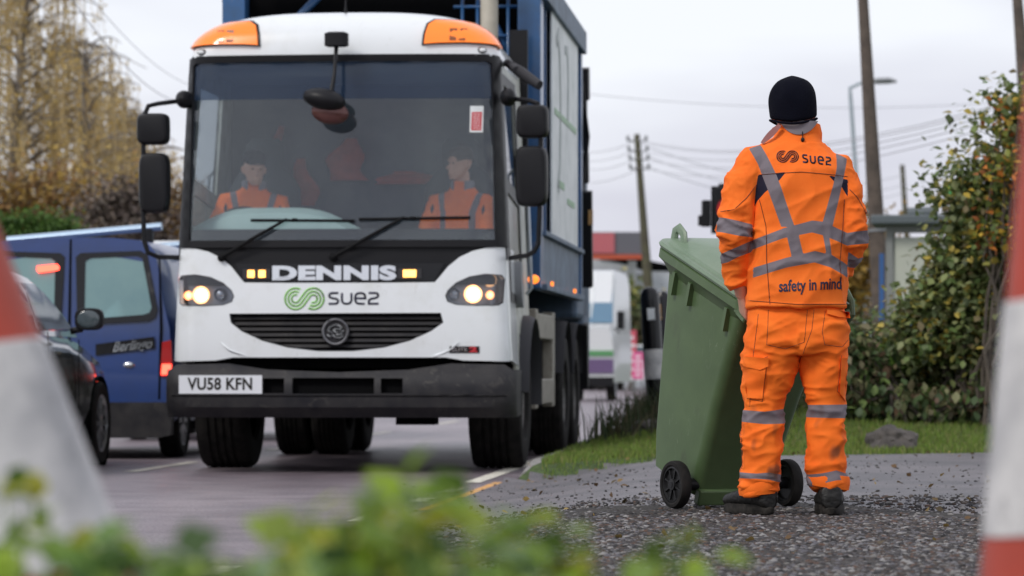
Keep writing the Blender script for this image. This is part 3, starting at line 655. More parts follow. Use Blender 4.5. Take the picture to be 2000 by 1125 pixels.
pos = []
while len(pos) < 260:
    Y = random.uniform(11, 27); X = random.uniform(-.6, 4.2)
    if X < Y*.146+.2: pos.append((X, Y, zg(X, Y)+.022))
M['litter'] = leaf_mat('fallen_leaves', [(.20, .13, .05), (.12, .07, .03), (.34, .24, .08), (.08, .06, .03)], .6, .1)
n_ = len(pos); rr_ = droop_rot(n_, 0.0); V, Fc = scatter_mesh(LV, LF, np.array(pos), rng.uniform(.02, .045, n_), rr_)
o = np_obj('leaf_litter', V, Fc, M['litter']); tag(o, 'few small brown fallen leaves scattered over the driveway and lawn', 'leaves', kind='stuff')
# ------------------------------------------------------------------ rock, poles, wires, lamp, signs, shelter
def rock(name, label, px, py, d, sx, sy, sz, seed):
    p = P(px, py, d); mb = MB(); b = bmesh.new(); bmesh.ops.create_icosphere(b, subdivisions=4, radius=1); vs = []
    for v in b.verts:
        q = v.co.copy(); q = Vector([math.copysign(abs(c)**.8, c) for c in q]); n1 = noise.noise(q*1.2+Vector((seed, 0, 0)))*.35+noise.noise(q*3.5+Vector((seed, 3, 0)))*.14+noise.noise(q*9)*.04
        q *= 1+n1; vs.append(Vector((q.x*sx, q.y*sy, max(q.z, -.35)*sz)))
    mb.add(vs, [[v.index for v in f.verts] for f in b.faces]); b.free(); o = mb.build(name, M['rock'], None, True, auto=30); o.location = (p.x, p.y, zg(p.x, p.y)+sz*.3); tag(o, label, 'rock'); return o
rock('rock', 'flat grey brown rock lying on the lawn to the right of the worker', 1738, 866, 25.2, .18, .14, .13, 1)
rock('rock', 'small dark rock in the grass behind the green bin', 1262, 838, 28.5, .13, .12, .08, 5)
def pole(name, label, x0, y0, x1, y1, d, w0, w1, m, cat='utility pole', base_y=None):
    "tapered pole through two photo points (top, low); carried down to the ground"
    a = P(x0, y0, d); b = P(x1, y1, d); t = (b-a)/(a.z-b.z); g = b+t*(b.z+.1); s = d/F
    root = empty(name, g); tag(root, label, cat); mb = MB(); wg = w1+(w1-w0)*(g-b).length/max((b-a).length, .1)
    mb.tube([Vector((0, 0, 0)), (a-g)*.5, a-g], [wg*s/2, (wg+w0)*s/4, w0*s/2], 14); mb.build('pole_shaft', m, root, True); return root, a, g
pr, a1, g1 = pole('utility_pole', 'brown tapered pole leaning slightly left just right of the worker', 1682, -60, 1722, 615, 50, 19, 37, M['wood'])
mb = MB(); q_ = (a1-g1); t_ = .43; mb.tube([q_*t_-q_*.003, q_*t_+q_*.003], [.135, .132], 14); mb.build('pole_band', M['grey'], pr)
pole('utility_pole', 'dark brown pole cut off by the right edge above the bushes', 1984, -40, 2005, 215, 45, 18, 30, M['wood'])
pu, a3, g3 = pole('utility_pole', 'mossy telegraph pole with wires and insulators above the green bin', 1244, 262, 1266, 560, 100, 11, 19, M['woodmoss'])
mb = MB()
for (px, py) in ((1244, 275), (1246, 295), (1248, 312), (1249, 330)):
    c = P(px, py, 100)-g3
    mb.box(c+Vector((0, 0, 0)), (.55, .06, .05)); mb.ball(c+Vector((.26, 0, .08)), (.05, .05, .08), 8, 6); mb.ball(c+Vector((-.26, 0, .08)), (.05, .05, .08), 8, 6)
mb.build('insulator_arms', M['grey'], pu)
pole('utility_pole', 'distant mossy telegraph pole above the shelter roof', 1762, 322, 1769, 430, 150, 9, 11, M['woodmoss'])
def wire(label, pts, d0, d1, r=.012, sag=.4):
    a = P(pts[0], pts[1], d0); b = P(pts[2], pts[3], d1); mb = MB(); n = 14; mb.tube([(a.lerp(b, t)-a)-Vector((0, 0, 4*sag*t*(1-t))) for t in frange(0, 1, n)], r, 5)
    o = mb.build('overhead_wire', M['wire'], None); o.location = a; tag(o, label, 'wire', 'overhead wires strung between the poles')
M['wire'] = mat('wire_grey', (.50, .50, .54), .6)
wlab = ['overhead wires between the mossy pole and the dark pole at the right edge'][0]
for i, (y0, y1) in enumerate(((272, 188), (292, 204), (308, 214), (326, 226), (275, 196))):
    wire(wlab, (1246, y0, 2010, y1), 100, 46, .009, .5)
for i, (y0, y1) in enumerate(((272, 285), (290, 302), (308, 318), (330, 345))):
    wire('overhead wires running left from the mossy pole to behind the truck', (1246, y0, 1100, y1), 100, 130, .011, .3)
for i, (y0, y1) in enumerate(((280, 420), (300, 440), (320, 455))):
    wire('overhead wires dropping right from the mossy pole behind the worker', (1248, y0, 1770, y1-80), 100, 150, .012, .8)
wire('single high wire crossing the sky behind the worker\'s hat', (1100, 178, 2010, 196), 90, 90, .009, .3)
wire('paired wire sloping down from the upper left sky to the truck cab, upper one', (135, -10, 420, 185), 40, 75, .007, .6)
wire('paired wire sloping down from the upper left sky to the truck cab, lower one', (165, -20, 430, 170), 42, 75, .005, .4)
# lamp column
a = P(1660, 172, 90); g = P(1692, 640, 90); t = (g-a)/(a.z-g.z); g = g+t*g.z
root = empty('street_lamp', g); tag(root, 'thin pale grey street lamp with a dark lantern behind the brown pole', 'street lamp')
mb = MB(); q = a-g; mb.tube([(0, 0, 0), q*.3, q*.97, q, q+Vector((.25, 0, .12)), q+Vector((.6, 0, .17))], [.11, .075, .05, .045, .04, .035], 10); mb.build('column', M['lamppost'] if 'lamppost' in M else mat('lamp_column', (.32, .38, .42), .5), root)
mb = MB(); c = q+Vector((.9, 0, .17)); mb.tube([c+Vector((-.35, 0, 0)), c+Vector((-.2, 0, .01)), c+Vector((.1, 0, .02)), c+Vector((.3, 0, 0))], [(.05, .03), (.13, .08), (.14, .08), (.03, .03)], 12); mb.build('lantern', M['grey'], root)
# shelter
def shelter():
    d = 46; p0 = P(1728, 716, d); p0.z = zg(p0.x, p0.y); base = p0; root = empty('bus_shelter', base, R(-8)); tag(root, 'grey roofed roadside shelter with cream panels half hidden by the hedge', 'shelter')
    s = d/F; zt = P(0, 430, d).z-base.z; W = 1.5
    mb = MB(); mb.box((W/2-.05, .5, zt), (W+.25, 1.5, .12)); mb.tube([(.3, -.1, zt+.08), (.7, -.1, zt+.1)], [.08, .08], 8); mb.build('roof', mat('shelter_roof_grey', (.10, .12, .13), .5), root, False, bevel=.02)
    mb = MB()
    for x in (.06, W-.05):
        for y in (0, 1.0): mb.box((x, y, zt/2-.03), (.09, .08, zt-.06))
    mb.box((W/2, 0, zt-.12), (W-.1, .06, .1)); mb.build('frame', mat('shelter_frame', (.22, .23, .22), .5), root, False)
    mb = MB(); mb.box((W/2+.02, .02, zt/2+.2), (W-.22, .03, zt-.85)); mb.build('panel', mat('shelter_panel_cream', (.50, .52, .44), .3, col2=(.44, .46, .4), noise_scale=2), root, False)
    mb = MB(); mb.box((W/2+.02, -.02, .82), (W-.22, .05, .09)); mb.box((-.05, .3, 1.35), (.06, .1, .9)); mb.build('blue_rail', mat('shelter_blue', (.04, .13, .36), .5), root, False)
shelter()
# green and yellow pole sign seen through the branches
p = P(1868, 360, 95); root = empty('pole_sign', (p.x, p.y, 0)); tag(root, 'distant sign with yellow and green stripes seen through the bush branches', 'sign')
mb = MB(); mb.tube([(0, 0, 0), (0, 0, p.z)], .1, 10); mb.build('post', M['grey'], root)
mb = MB(); mb.box((0, 0, p.z+.02), (.62, .12, .20)); mb.build('yellow_panel', mat('sign_yellow', (.75, .6, .05), .4), root, False)
mb = MB(); mb.box((0, 0, p.z-.18), (.66, .13, .20)); mb.build('green_panel', mat('sign_green', (.03, .35, .09), .4), root, False)
mb = MB(); mb.box((0, 0, p.z-.34), (.6, .11, .11)); mb.build('white_panel', M['panelwhite'], root, False)
# traffic light with a no-entry disc
d = 40; p = P(1412, 716, d); root = empty('traffic_light', (p.x, p.y, zg(p.x, p.y))); tag(root, 'black traffic signal with a red no-entry disc, behind the worker\'s left elbow', 'traffic light')
gz = zg(p.x, p.y); zc = P(0, 410, d).z-gz; mb = MB(); mb.tube([(0, .06, 0), (0, .06, zc+.3)], .05, 12); mb.build('post', M['black'], root)
mb = MB(); mb.box((-.0, 0, zc), (.27, .05, .54)); mb.box((.0, -.05, zc), (.2, .12, .5)); mb.box((-.19, .03, zc-.04), (.1, .16, .3)); mb.box((-.24, .03, zc-.12), (.08, .14, .12)); mb.build('signal_head', M['black'], root, False, bevel=.01)
mb = MB(); mb.lathe([(0, -.125), (.13, -.125), (.135, -.11), (0, -.11)], (.06, 0, zc), 'Y', 32); mb.build('no_entry_disc', mat('no_entry_red', (.5, .015, .02), .4), root)
mb = MB(); mb.box((.06, -.127, zc), (.19, .006, .045)); mb.build('no_entry_bar', M['whiteprint'], root, False)
# bollard
d = 33; p = P(1284, 716, d); gz = zg(p.x, p.y); root = empty('bollard', (p.x, p.y, gz)); root.rotation_euler = (0, R(-3.5), 0); tag(root, 'black and white striped bollard on the verge behind the green bin', 'bollard')
s = d/F; def_z = lambda py: P(0, py, d).z-gz
rr = .092
mb = MB(); mb.lathe([(rr*1.02, 0), (rr, def_z(740)-.02), (rr, def_z(740))], axis='Z', n=24); mb.build('base_band', M['blackgloss'], root)
mb = MB(); mb.lathe([(rr+.002, def_z(740)), (rr+.002, def_z(682))], axis='Z', n=24); mb.build('white_band', M['conewhite'], root)
mb = MB(); mb.lathe([(rr, def_z(682)), (rr, def_z(590)), (rr*.96, def_z(575)), (rr*.75, def_z(565)), (rr*.35, def_z(560)), (0, def_z(559))], axis='Z', n=24); mb.build('black_top', M['blackgloss'], root)
mb = MB(); mb.box((0, -rr-.003, def_z(613)), (.07, .008, .11)); mb.build('reflector', M['panelwhite'], root, False)
d = 36; p = P(1308, 716, d); gz2 = zg(p.x, p.y); root = empty('bollard', (p.x, p.y, gz2)); root.rotation_euler = (0, R(-3.5), 0); tag(root, 'second dark bollard mostly hidden between the striped one and the bin', 'bollard')
mb = MB(); hz = P(0, 566, d).z-gz2; mb.lathe([(.08, 0), (.08, hz-.08), (.05, hz-.02), (0, hz)], axis='Z', n=20); mb.build('bollard_post', M['blackgloss'], root)
mb = MB(); mb.box((-.04, -.08, hz-.22), (.03, .02, .16)); mb.build('reflector', M['line_y'], root, False)

# petrol station canopy, white building, signs, far van and car
d = 122; a = P(1120, 452, d); b = P(1258, 503, d); root = empty('filling_station_canopy', (P(1190, 716, d).x, d, 0)); tag(root, 'flat station canopy with a red and grey fascia beyond the truck', 'canopy')
ox = root.location.x; x0, x1, z0, z1 = P(1060, 0, d).x-ox, b.x-ox, b.z, a.z
mb = MB(); mb.box(((x0+x1)/2, 2.5, (z0+z1)/2+.05), (x1-x0-.02, 5, z1-z0-.14)); mb.build('roof', mat('canopy_grey', (.13, .13, .15), .6), root, False)
mb = MB(); xm = P(1200, 0, d).x-ox; mb.box(((x0+xm)/2, -.03, (z0+z1)/2+.05), (xm-x0, .1, z1-z0-.2)); mb.build('red_fascia', mat('fascia_faded_red', (.50, .13, .15), .5), root, False)
mb = MB(); mb.box(((x0+x1)/2, -.04, z0+.02), (x1-x0, .12, .16)); mb.build('orange_trim', mat('trim_orange_red', (.50, .09, .04), .5), root, False)
for cx_c, cy_c in ((x0+1, 1.5), (x1-.3, 3.5)): mb = MB(); mb.box((cx_c, cy_c, z0/2), (.3, .3, z0)); mb.build('column', M['panelwhite'], root, False)
d = 128; root = empty('shop_building', (P(1230, 716, d).x, d, 0)); ox = root.location.x; tag(root, 'low white building with a dark pitched roof behind the bollard', 'building')
xa, xb = P(1150, 0, d).x-ox, P(1345, 0, d).x-ox; zt = P(0, 505, d).z; zr = P(0, 530, d).z
mb = MB(); mb.box(((xa+xb)/2, 3, zr/2), (xb-xa, 6, zr)); mb.add([(xa, .0, zr), (xb-1.6, .0, zr), (xa, .0, zt), (xb-3, 0, zt), (xa, 6, zr), (xb-1.6, 6, zr), (xa, 6, zt), (xb-3, 6, zt)], [(0, 1, 3, 2), (4, 6, 7, 5), (0, 2, 6, 4), (1, 5, 7, 3), (2, 3, 7, 6)]); mb.build('wall', mat('white_render', (.62, .66, .70), .8, col2=(.54, .57, .6), noise_scale=1), root, False)
mb = MB(); mb.add([(xb-3.3, -.1, zt+.02), (xb+.3, -.1, zr-.1), (xb+.3, -.1, zr+.05), (xb-3.1, -.1, zt+.25), (xb-3.3, 6, zt+.02), (xb+.3, 6, zr-.1), (xb+.3, 6, zr+.05), (xb-3.1, 6, zt+.25)], [(0, 1, 2, 3), (4, 7, 6, 5), (0, 4, 5, 1), (2, 6, 7, 3), (3, 7, 4, 0), (1, 5, 6, 2)]); mb.build('roof_edge', M['under'], root, False)
mb = MB(); 
for x in (P(1178, 0, d).x-ox, P(1245, 0, d).x-ox): mb.box((x, -.04, 1.9), (1.5, .1, 1.1))
mb.build('window', M['carglass'], root, False)
mb = MB(); zz = P(0, 548, d).z; mb.tube([(P(1165, 0, d).x-ox, -.3, zz+.05), (P(1258, 0, d).x-ox, -.3, zz+.15)], .09, 8); mb.tube([(P(1215, 0, d).x-ox, -.3, zz-.9), (P(1245, 0, d).x-ox, -.3, zz+.1)], .06, 8); mb.build('lamp_bracket', M['grey'], root)
def board(label, px, py0, py1, wpx, d, m, m2, txt):
    a = P(px, py0, d); b = P(px, py1, d); root = empty('advertising_board', (a.x, d, 0)); tag(root, label, 'sign'); h = a.z-b.z; wd = wpx*d/F
    mb = MB(); mb.box((0, 0, (a.z+b.z)/2), (wd, .05, h)); mb.build('board_face', m, root, False, bevel=.01)
    mb = MB(); mb.box((-wd/2+.03, .04, b.z/2+h/2), (.04, .04, b.z+h)); mb.box((wd/2-.03, .04, b.z/2+h/2), (.04, .04, b.z+h)); mb.build('legs', M['grey'], root, False)
    mb = MB()
    for i in range(5):
        z = b.z+h*(.16+.17*i); ww = wd*(.75 if i % 2 else .55); mb.box((0, -.028, z), (ww, .008, h*.07))
    mb.build('print_rows', m2, root, False)
board('tall red and white roadside advertising board beyond the truck', 1230, 645, 735, 26, 105, mat('board_red', (.6, .10, .14), .5), M['whiteprint'], '')
board('small pink advertising board beside the taller red one', 1246, 688, 740, 20, 100, mat('board_pink', (.75, .10, .30), .5), M['whiteprint'], '')

# ------------------------------------------------------------------ refuse truck
TRK = uv(-3.335, 24.75, 0)
truck = empty('refuse_truck', TRK, -TH)
tag(truck, 'white cab refuse collection truck with a blue body, headlamps lit, coming towards the camera', 'refuse truck', None)
TS = F/24.9
def tx(px): return (px-661)/TS
def tz(py): return CZ+(HY-py)/TS
def cab_dims(z):
    "half width, setback of the front, corner radius at height z"
    if z <= 2.94: 
        w_ = 1.218-(z-.8)*.049; y0 = .0 if z < 1.0 else .10*smooth01((z-1.0)/2.2)
        if z < 1.0: y0 = .03*((1.0-z)/.3)**2
        return w_, y0, .15
    t = min(1, (z-2.94)/.385); k_ = (1-t**2.2)
    w_ = .02+1.093*max(0, k_)**.27; y0 = .092+.85*(1-max(0, k_)**.16)
    return w_, y0, min(w_*.9, .15+.16*t)
def cab_map(s, z, off=0):
    w_, y0, r = cab_dims(z); sg = 1 if s >= 0 else -1; a = abs(s); bl = .07; c1 = w_-r
    if a < c1: x = a; y = y0+bl*(a/w_)**2; nx, ny = 2*bl*a/w_**2, -1; l = math.hypot(nx, ny); nx /= l; ny /= l
    else:
        yb = y0+bl*(c1/w_)**2; th = (a-c1)/r
        if th < PI/2: x = c1+r*math.sin(th); y = yb+r*(1-math.cos(th)); nx, ny = math.sin(th), -math.cos(th)
        else: x = w_; y = yb+r+(a-c1-r*PI/2); nx, ny = 1, 0
    return Vector((sg*(x+nx*off), y+ny*off, z))
def s_of(px, z):
    w_, y0, r = cab_dims(z); x = tx(px); a = abs(x); c1 = w_-r
    if a > c1: a = c1+r*math.asin(min(1, (a-c1)/r))
    return math.copysign(a, x)
def cp(pts): return [(s_of(px, tz(py)), tz(py)) for px, py in pts]
def mirror_px(pts): return [(1322-x, y) for x, y in pts][::-1]
SE = 1.218-.15+.15*PI/2                     # s where the flat side starts (about 1.30)
SIDE = SE+1.75
def cabpart(name, outer, m, a, b, holes=(), step=.06, parent=truck, smooth=True):
    return MB().patch(outer, cab_map, a, b, holes, step).build(name, m, parent, smooth)
grille_px = [(443, 612), (861, 611), (866, 630), (842, 647), (800, 666), (750, 679), (690, 686), (620, 686), (560, 679), (510, 666), (468, 647), (446, 630)]
lampL = [(339, 545), (345, 538), (375, 536), (405, 541), (430, 552), (446, 566), (451, 577), (447, 588), (430, 594), (390, 596), (350, 595), (342, 590)]
lampR = mirror_px(lampL)
archL = [(333, 483), (350, 482), (375, 484), (400, 490), (425, 502), (447, 520), (464, 541), (473, 551)]
archR = mirror_px(archL)
wtop = cp(archL)+cp([(560, 552), (760, 552)])+cp(archR)
ztop = tz(483); zb = tz(699)
fl = [(-SE-.55, zb-.06), (-SE-.55, ztop), (-SE-.1, ztop)]+wtop+[(SE+.1, ztop), (SE+.55, ztop), (SE+.55, zb-.06), (SE, zb-.02)]+cp([(985, 706), (905, 704), (870, 698), (661, 698), (450, 698), (415, 704), (340, 706)])+[(-SE, zb-.02)]
cabpart('front_panel', fl, M['white'], -.03, 0, [cp(grille_px), cp(lampL), cp(lampR)], .05)
# raised crease lines near the lower corners of the white panel
mb = MB()
for pts in ([(425, 668), (445, 685), (480, 697)], [(897, 668), (877, 685), (842, 697)]):
    mb = MB(); ribbon(mb, cp(pts), .012, cab_map, -.002, .005); mb.build('panel_crease', M['white'], truck)
# dark apron behind the white panel, windscreen surround, black panel with the name
cabpart('black_panel', cp([(352, 462), (970, 462), (972, 556), (350, 556)]), M['black'], -.06, -.018, (), .08)
cabpart('name_strip', cp([(455, 514), (868, 514), (848, 549), (474, 549)]), M['blackgloss'], -.018, -.008, (), .08)
zT, zB = tz(106), tz(478)
outerW = [(-SE+.02, tz(482)), (-SE+.04, zT)]+cp([(500, 105), (822, 105)])+[(SE-.04, zT), (SE-.02, tz(482))]
glassO = cp([(362, 468), (366, 122), (373, 117), (500, 116), (822, 116), (949, 117), (956, 122), (962, 300), (967, 468)])
cabpart('windscreen_surround', outerW, M['black'], -.03, .012, [glassO], .07)
cabpart('windscreen', [(x*1.0, z) for x, z in cp([(362, 470), (364, 190), (958, 190), (969, 470)])], M['wind'], -.012, -.008, (), .09)
cabpart('windscreen_tint', cp([(364, 190), (364, 114), (958, 114), (958, 190)]), M['visor'], -.012, -.008, (), .09)
cabpart('windscreen_lower_band', cp([(364, 446), (966, 446), (968, 474), (362, 474)]), M['blackgloss'], -.03, -.014, (), .09)
# roof
def roof():
    mb = MB(); rings = []
    for i in range(22):
        t = i/21; z = 2.94+.385*math.sin(t*PI/2)**1.0 if i else 2.94; w_, y0, r = cab_dims(z); tot = w_-r+r*PI/2; ring = []
        depth = 2.05-y0*.9
        for k_ in range(41): s = -tot+2*tot*k_/40; ring.append(cab_map(s, z))
        yb = cab_map(tot, z).y; ye = max(yb+.05, depth)
        ring = [Vector((-w_, ye, z)), Vector((-w_, (yb+ye)/2, z))]+ring+[Vector((w_, (yb+ye)/2, z)), Vector((w_, ye, z))]
        rings.append(ring)
    mb.loft(rings); return mb.build('roof', M['white'], truck, True, auto=60)
roof()
mb = MB(); rg = [[cab_map(s, z, .004) for s in frange(-SE, SE, 30)] for z in (zT-.01, zT+.012)]; mb.loft(rg, False, False); mb.build('gutter', M['black'], truck)
# beacons at the roof corners: amber lens over a dark rim
bL = [(363, 84), (364, 72), (368, 60), (380, 45), (400, 36), (440, 32), (478, 33), (490, 42), (495, 62), (497, 83), (470, 81), (420, 80)]
for pts in (bL, mirror_px(bL)):
    pp = cp(pts); sg = 1 if pp[0][0] > 0 or pp[-1][0] > .6 else -1
    cx_ = sum(p[0] for p in pp)/len(pp); cz_ = sum(p[1] for p in pp)/len(pp)
    # wrap round the corner onto the side
    big = []
    for (s, z) in pp: big.append((s, z))
    if sg < 0: ext = [(-1.36, tz(84)), (-1.36, tz(66)), (-1.27, tz(50))]; q = [p for p in pp]; q = ext[::1]+[p for p in pp if not (abs(p[0]) > 1.08)]
    else: q = [p for p in pp if not (abs(p[0]) > 1.08)]+[(1.27, tz(50)), (1.36, tz(66)), (1.36, tz(84))]
    g = [(cx_+(s-cx_)*1.06, cz_+(z-cz_)*1.10) for s, z in q]
    rim = MB().patch(g, cab_map, -.02, .012, (), .04).build('beacon_rim', M['blackgloss'], truck)
    MB().patch(q, cab_map, 0, .035, (), .035).build('beacon_lens', M['amber'], truck)
    mb = MB(); xc = 432 if sg < 0 else 890
    for dx in (-9, 9): 
        c = cp([(xc+dx, 64)])[0]; mb.patch([(c[0]-.024, c[1]-.045), (c[0]+.024, c[1]-.045), (c[0]+.024, c[1]+.045), (c[0]-.024, c[1]+.045)], cab_map, .034, .038, (), .1)
    mb.build('beacon_lamp_patch', mat('beacon_bulb_brown', (.25, .07, .02), .4), truck)  # two small brown patches on the front of each amber lens
    c = cp([(383 if sg < 0 else 938, 95)])[0]; mb = MB(); p0 = cab_map(c[0], c[1], .006); mb.ball(p0, (.034, .014, .022), 14, 8); mb.build('marker_lamp_housing', M['black'], truck)
    mb = MB(); mb.ball(cab_map(c[0], c[1], .014), (.026, .012, .016), 12, 8); mb.build('marker_lamp', M['panelwhite'], truck)
# grille: dark recess, slats, emblem
gp = cp(grille_px); cabpart('grille', [(s, z) for s, z in gp], M['under'], -.12, -.10, (), .09)
mb = MB()
for i, py in enumerate((620, 631, 642, 653, 664, 675)):
    z = tz(py); xs = [p[0] for p in gp]; row = [s for s in frange(min(xs), max(xs), 90) if inside((s, z), gp)]
    if len(row) > 3: 
        sl = frange(row[0]-.02, row[-1]+.02, 24); rg = []
        for s in sl: rg.append([cab_map(s, z-.012, -.03), cab_map(s, z+.010, -.045), cab_map(s, z+.010, -.06), cab_map(s, z-.012, -.05)])
        mb.loft(rg)
mb.build('grille_slats', M['bumper'], truck)
mb = MB(); inner = [(s*.985, (z-tz(645))*.93+tz(645)) for s, z in gp]; mb.patch([(s*1.004, (z-tz(645))*1.02+tz(645)) for s, z in gp], cab_map, -.04, -.018, [inner], .05); mb.build('grille_rim', M['black'], truck)
ec = cp([(654, 648)])[0]
def emap(x, y, o): return cab_map(ec[0]+x, ec[1]+y, o-.012)
mb = MB(); ring = [(math.cos(a)*.088, math.sin(a)*.088) for a in frange(0, 2*PI, 41)[:-1]]; ribbon(mb, ring, .016, emap, 0, .014, True); eb = mb.build('grille_emblem', mat('emblem_grey', (.34, .34, .36), .35, metal=.4), truck)
mb = MB(); mb.patch([(math.cos(a)*.085, math.sin(a)*.085) for a in frange(0, 2*PI, 31)[:-1]], emap, -.03, 0, (), .05); mb.build('emblem_plate', M['bumper'], eb)
mb = MB()
for pts in ([(-.06, -.02), (-.035, -.035), (-.02, -.02), (-.035, 0), (-.05, .01), (-.04, .03), (-.01, .045), (.02, .05)], [(.02, .05), (.045, .03), (.03, .015), (.005, .02), (-.015, .01)], [(-.015, .01), (.01, -.005), (.04, 0), (.06, .01)], [(-.02, -.02), (.0, -.04), (.03, -.045), (.055, -.03)], [(.005, -.015), (.03, -.022), (.05, -.012)]):
    ribbon(mb, pts, .011, emap, 0, .012)
mb.build('emblem_creature', M['grey'], eb)
# name, logo, wordmark, small badge
c = cp([(650, 534)])[0]
def nm(x, y, o): return cab_map(c[0]+x, c[1]+y, o-.006)
nt_ = place_text('name_letters', 'DENNIS', .130, nm, M['chrome'], truck, .012, bold=.0075, xs=1.86, spacing=1.06)
def swirl(mb, cx, cy, sc, mapf, a, b, wd):
    Rr, aa = 1.0, 1.24; be = math.acos(Rr/aa)
    for o in (-.46, 0, .46):
        r1, r2 = Rr+o, Rr-o; pts = []
        a0, a1 = R(62), 2*PI-be
        for t in frange(a0, a1, 28): pts.append((-aa+r1*math.cos(t), r1*math.sin(t)))
        b0, b1 = PI-be, R(-118)
        for t in frange(b0, b1, 28): pts.append((aa+r2*math.cos(t), r2*math.sin(t)))
        ribbon(mb, [(cx+x*sc, cy+y*sc) for x, y in pts], wd, mapf, a, b)
GL = {'s': [[(.70, 1), (.25, 1), (.12, .96), (.05, .86), (.04, .72), (.10, .60), (.22, .54), (.5, .47), (.62, .41), (.68, .28), (.66, .13), (.58, .03), (.45, 0), (0, 0)]],
      'u': [[(0, 1), (0, .32), (.05, .14), (.16, .03), (.34, 0), (.52, .03), (.63, .14), (.68, .32), (.68, 1)]],
      'e': [[(.03, .5), (.72, .5), (.72, .68), (.66, .86), (.54, .97), (.36, 1), (.18, .97), (.06, .86), (0, .66), (0, .34), (.06, .14), (.18, .03), (.36, 0), (.68, 0)]],
      'z': [[(0, 1), (.48, 1), (.60, .97), (.67, .87), (.68, .73), (.62, .61), (.5, .54), (.2, .46), (.08, .39), (.02, .27), (.02, 0), (.72, 0)]]}
def wordmark(mb, x0, y0, sx, sy, pitch, mapf, a, b, wd):
    for i, ch in enumerate('suez'):
        for line in GL[ch]: ribbon(mb, [(x0+i*pitch+x*sx, y0+y*sy) for x, y in line], wd, mapf, a, b)
lc = cp([(593, 583)])[0]
def idm(x, y, o): return cab_map(x, y, o)
mb = MB(); swirl(mb, lc[0], lc[1], 14.2/TS, idm, 0, .003, .0128); mb.build('logo_swirl', M['logogreen'], truck)
lw = cp([(641, 593)])[0]; mb = MB(); wordmark(mb, lw[0], lw[1], 22/TS*1.25, 21/TS, 26.2/TS, idm, 0, .003, .0150); mb.build('logo_wordmark', M['navy'], truck)
bc = cp([(907, 683)])[0]; mb = MB(); mb.patch([(bc[0]-.106, bc[1]-.024), (bc[0]+.106, bc[1]-.024), (bc[0]+.106, bc[1]+.024), (bc[0]-.106, bc[1]+.024)], cab_map, 0, .004, (), .05); bd = mb.build('small_badge', M['blackgloss'], truck)
place_text('badge_letters', 'ELITE', .038, lambda x, y, o: cab_map(bc[0]-.035+x, bc[1]+y, o+.004), M['chrome'], bd, .002, xs=1.25)
place_text('badge_red_mark', '2', .05, lambda x, y, o: cab_map(bc[0]+.062+x*1.3, bc[1]+y, o+.004), M['red'], bd, .002, xs=1.6, bold=.003)
# amber flashers on the name strip
for xs_, hot in (((487, 509), 1), ((800,), 1)):
    c0 = cp([((xs_[0]+xs_[-1])/2, 534)])[0]; hw = .10 if len(xs_) == 2 else .085
    mb = MB(); mb.patch([(c0[0]-hw, c0[1]-.036), (c0[0]+hw, c0[1]-.036), (c0[0]+hw, c0[1]+.036), (c0[0]-hw, c0[1]+.036)], cab_map, -.01, .008, (), .06); fr_ = mb.build('flasher_housing', M['trim'], truck)
    mb = MB()
    for x in xs_:
        c1 = cp([(x, 534)])[0]; w2 = .024 if len(xs_) == 2 else .046; mb.patch([(c1[0]-w2, c1[1]-.026), (c1[0]+w2, c1[1]-.026), (c1[0]+w2, c1[1]+.026), (c1[0]-w2, c1[1]+.026)], cab_map, .006, .014, (), .06)
    mb.build('flasher_cell', M['amberhot'], fr_)
# headlights
def headlight(pts, mir):
    pp = cp(pts); root_o = MB().patch(pp, cab_map, -.09, -.07, (), .05).build('headlight', mat('headlight_reflector', (.28, .28, .29), .35, metal=.7), truck)
    MB().patch(pp, cab_map, -.006, -.002, (), .04).build('lens_cover', M['lens'], root_o)
    rimo = [(s+(s-sum(p[0] for p in pp)/len(pp))*.03, z+(z-sum(p[1] for p in pp)/len(pp))*.05) for s, z in pp]
    MB().patch(rimo, cab_map, -.07, .002, [pp], .05).build('lamp_surround', M['trim'], root_o)
    f = (lambda x: 1322-x) if mir else (lambda x: x)
    def cup(px, py, rpx, m, mr, name, out_=-.045):
        c_ = cp([(f(px), py)])[0]; r = rpx/TS; ct = cab_map(c_[0], c_[1], out_); mb = MB(); mb.lathe([(r*1.45, .0), (r*1.5, .012), (r*1.3, .02), (r*1.05, .05)], ct+Vector((0, -.02, 0)), 'Y', 24); mb.build('lamp_bowl', M['bowllit'] if name in ('main_bulb', 'indicator_bulb', 'side_bulb') else M['chrome'], root_o)
        mb = MB(); mb.ball(ct+Vector((0, .005, 0)), (r, .018, r), 16, 8); mb.build(name, m, root_o)
    if not mir:
        cup(383, 575, 11.5, M['lamphot'], 0, 'main_bulb'); cup(352, 576, 6.0, M['lampwarm'], 0, 'side_bulb'); cup(421, 574, 8.5, M['alloy'], 0, 'beam_lens')
    else:
        cup(398, 574, 12, M['lamphot'], 0, 'main_bulb'); cup(363, 547, 8.5, M['amberlit2'], 0, 'indicator_bulb'); cup(363, 576, 5.5, M['lampwarm'], 0, 'side_bulb'); cup(436, 574, 8.5, M['alloy'], 0, 'beam_lens')
M['bowllit'] = emis('lamp_bowl_glow', (1, .55, .25), .9)
M['amberlit2'] = emis('indicator_lit', (1, .45, .13), 3)
headlight(lampL, False); headlight(lampR, True)
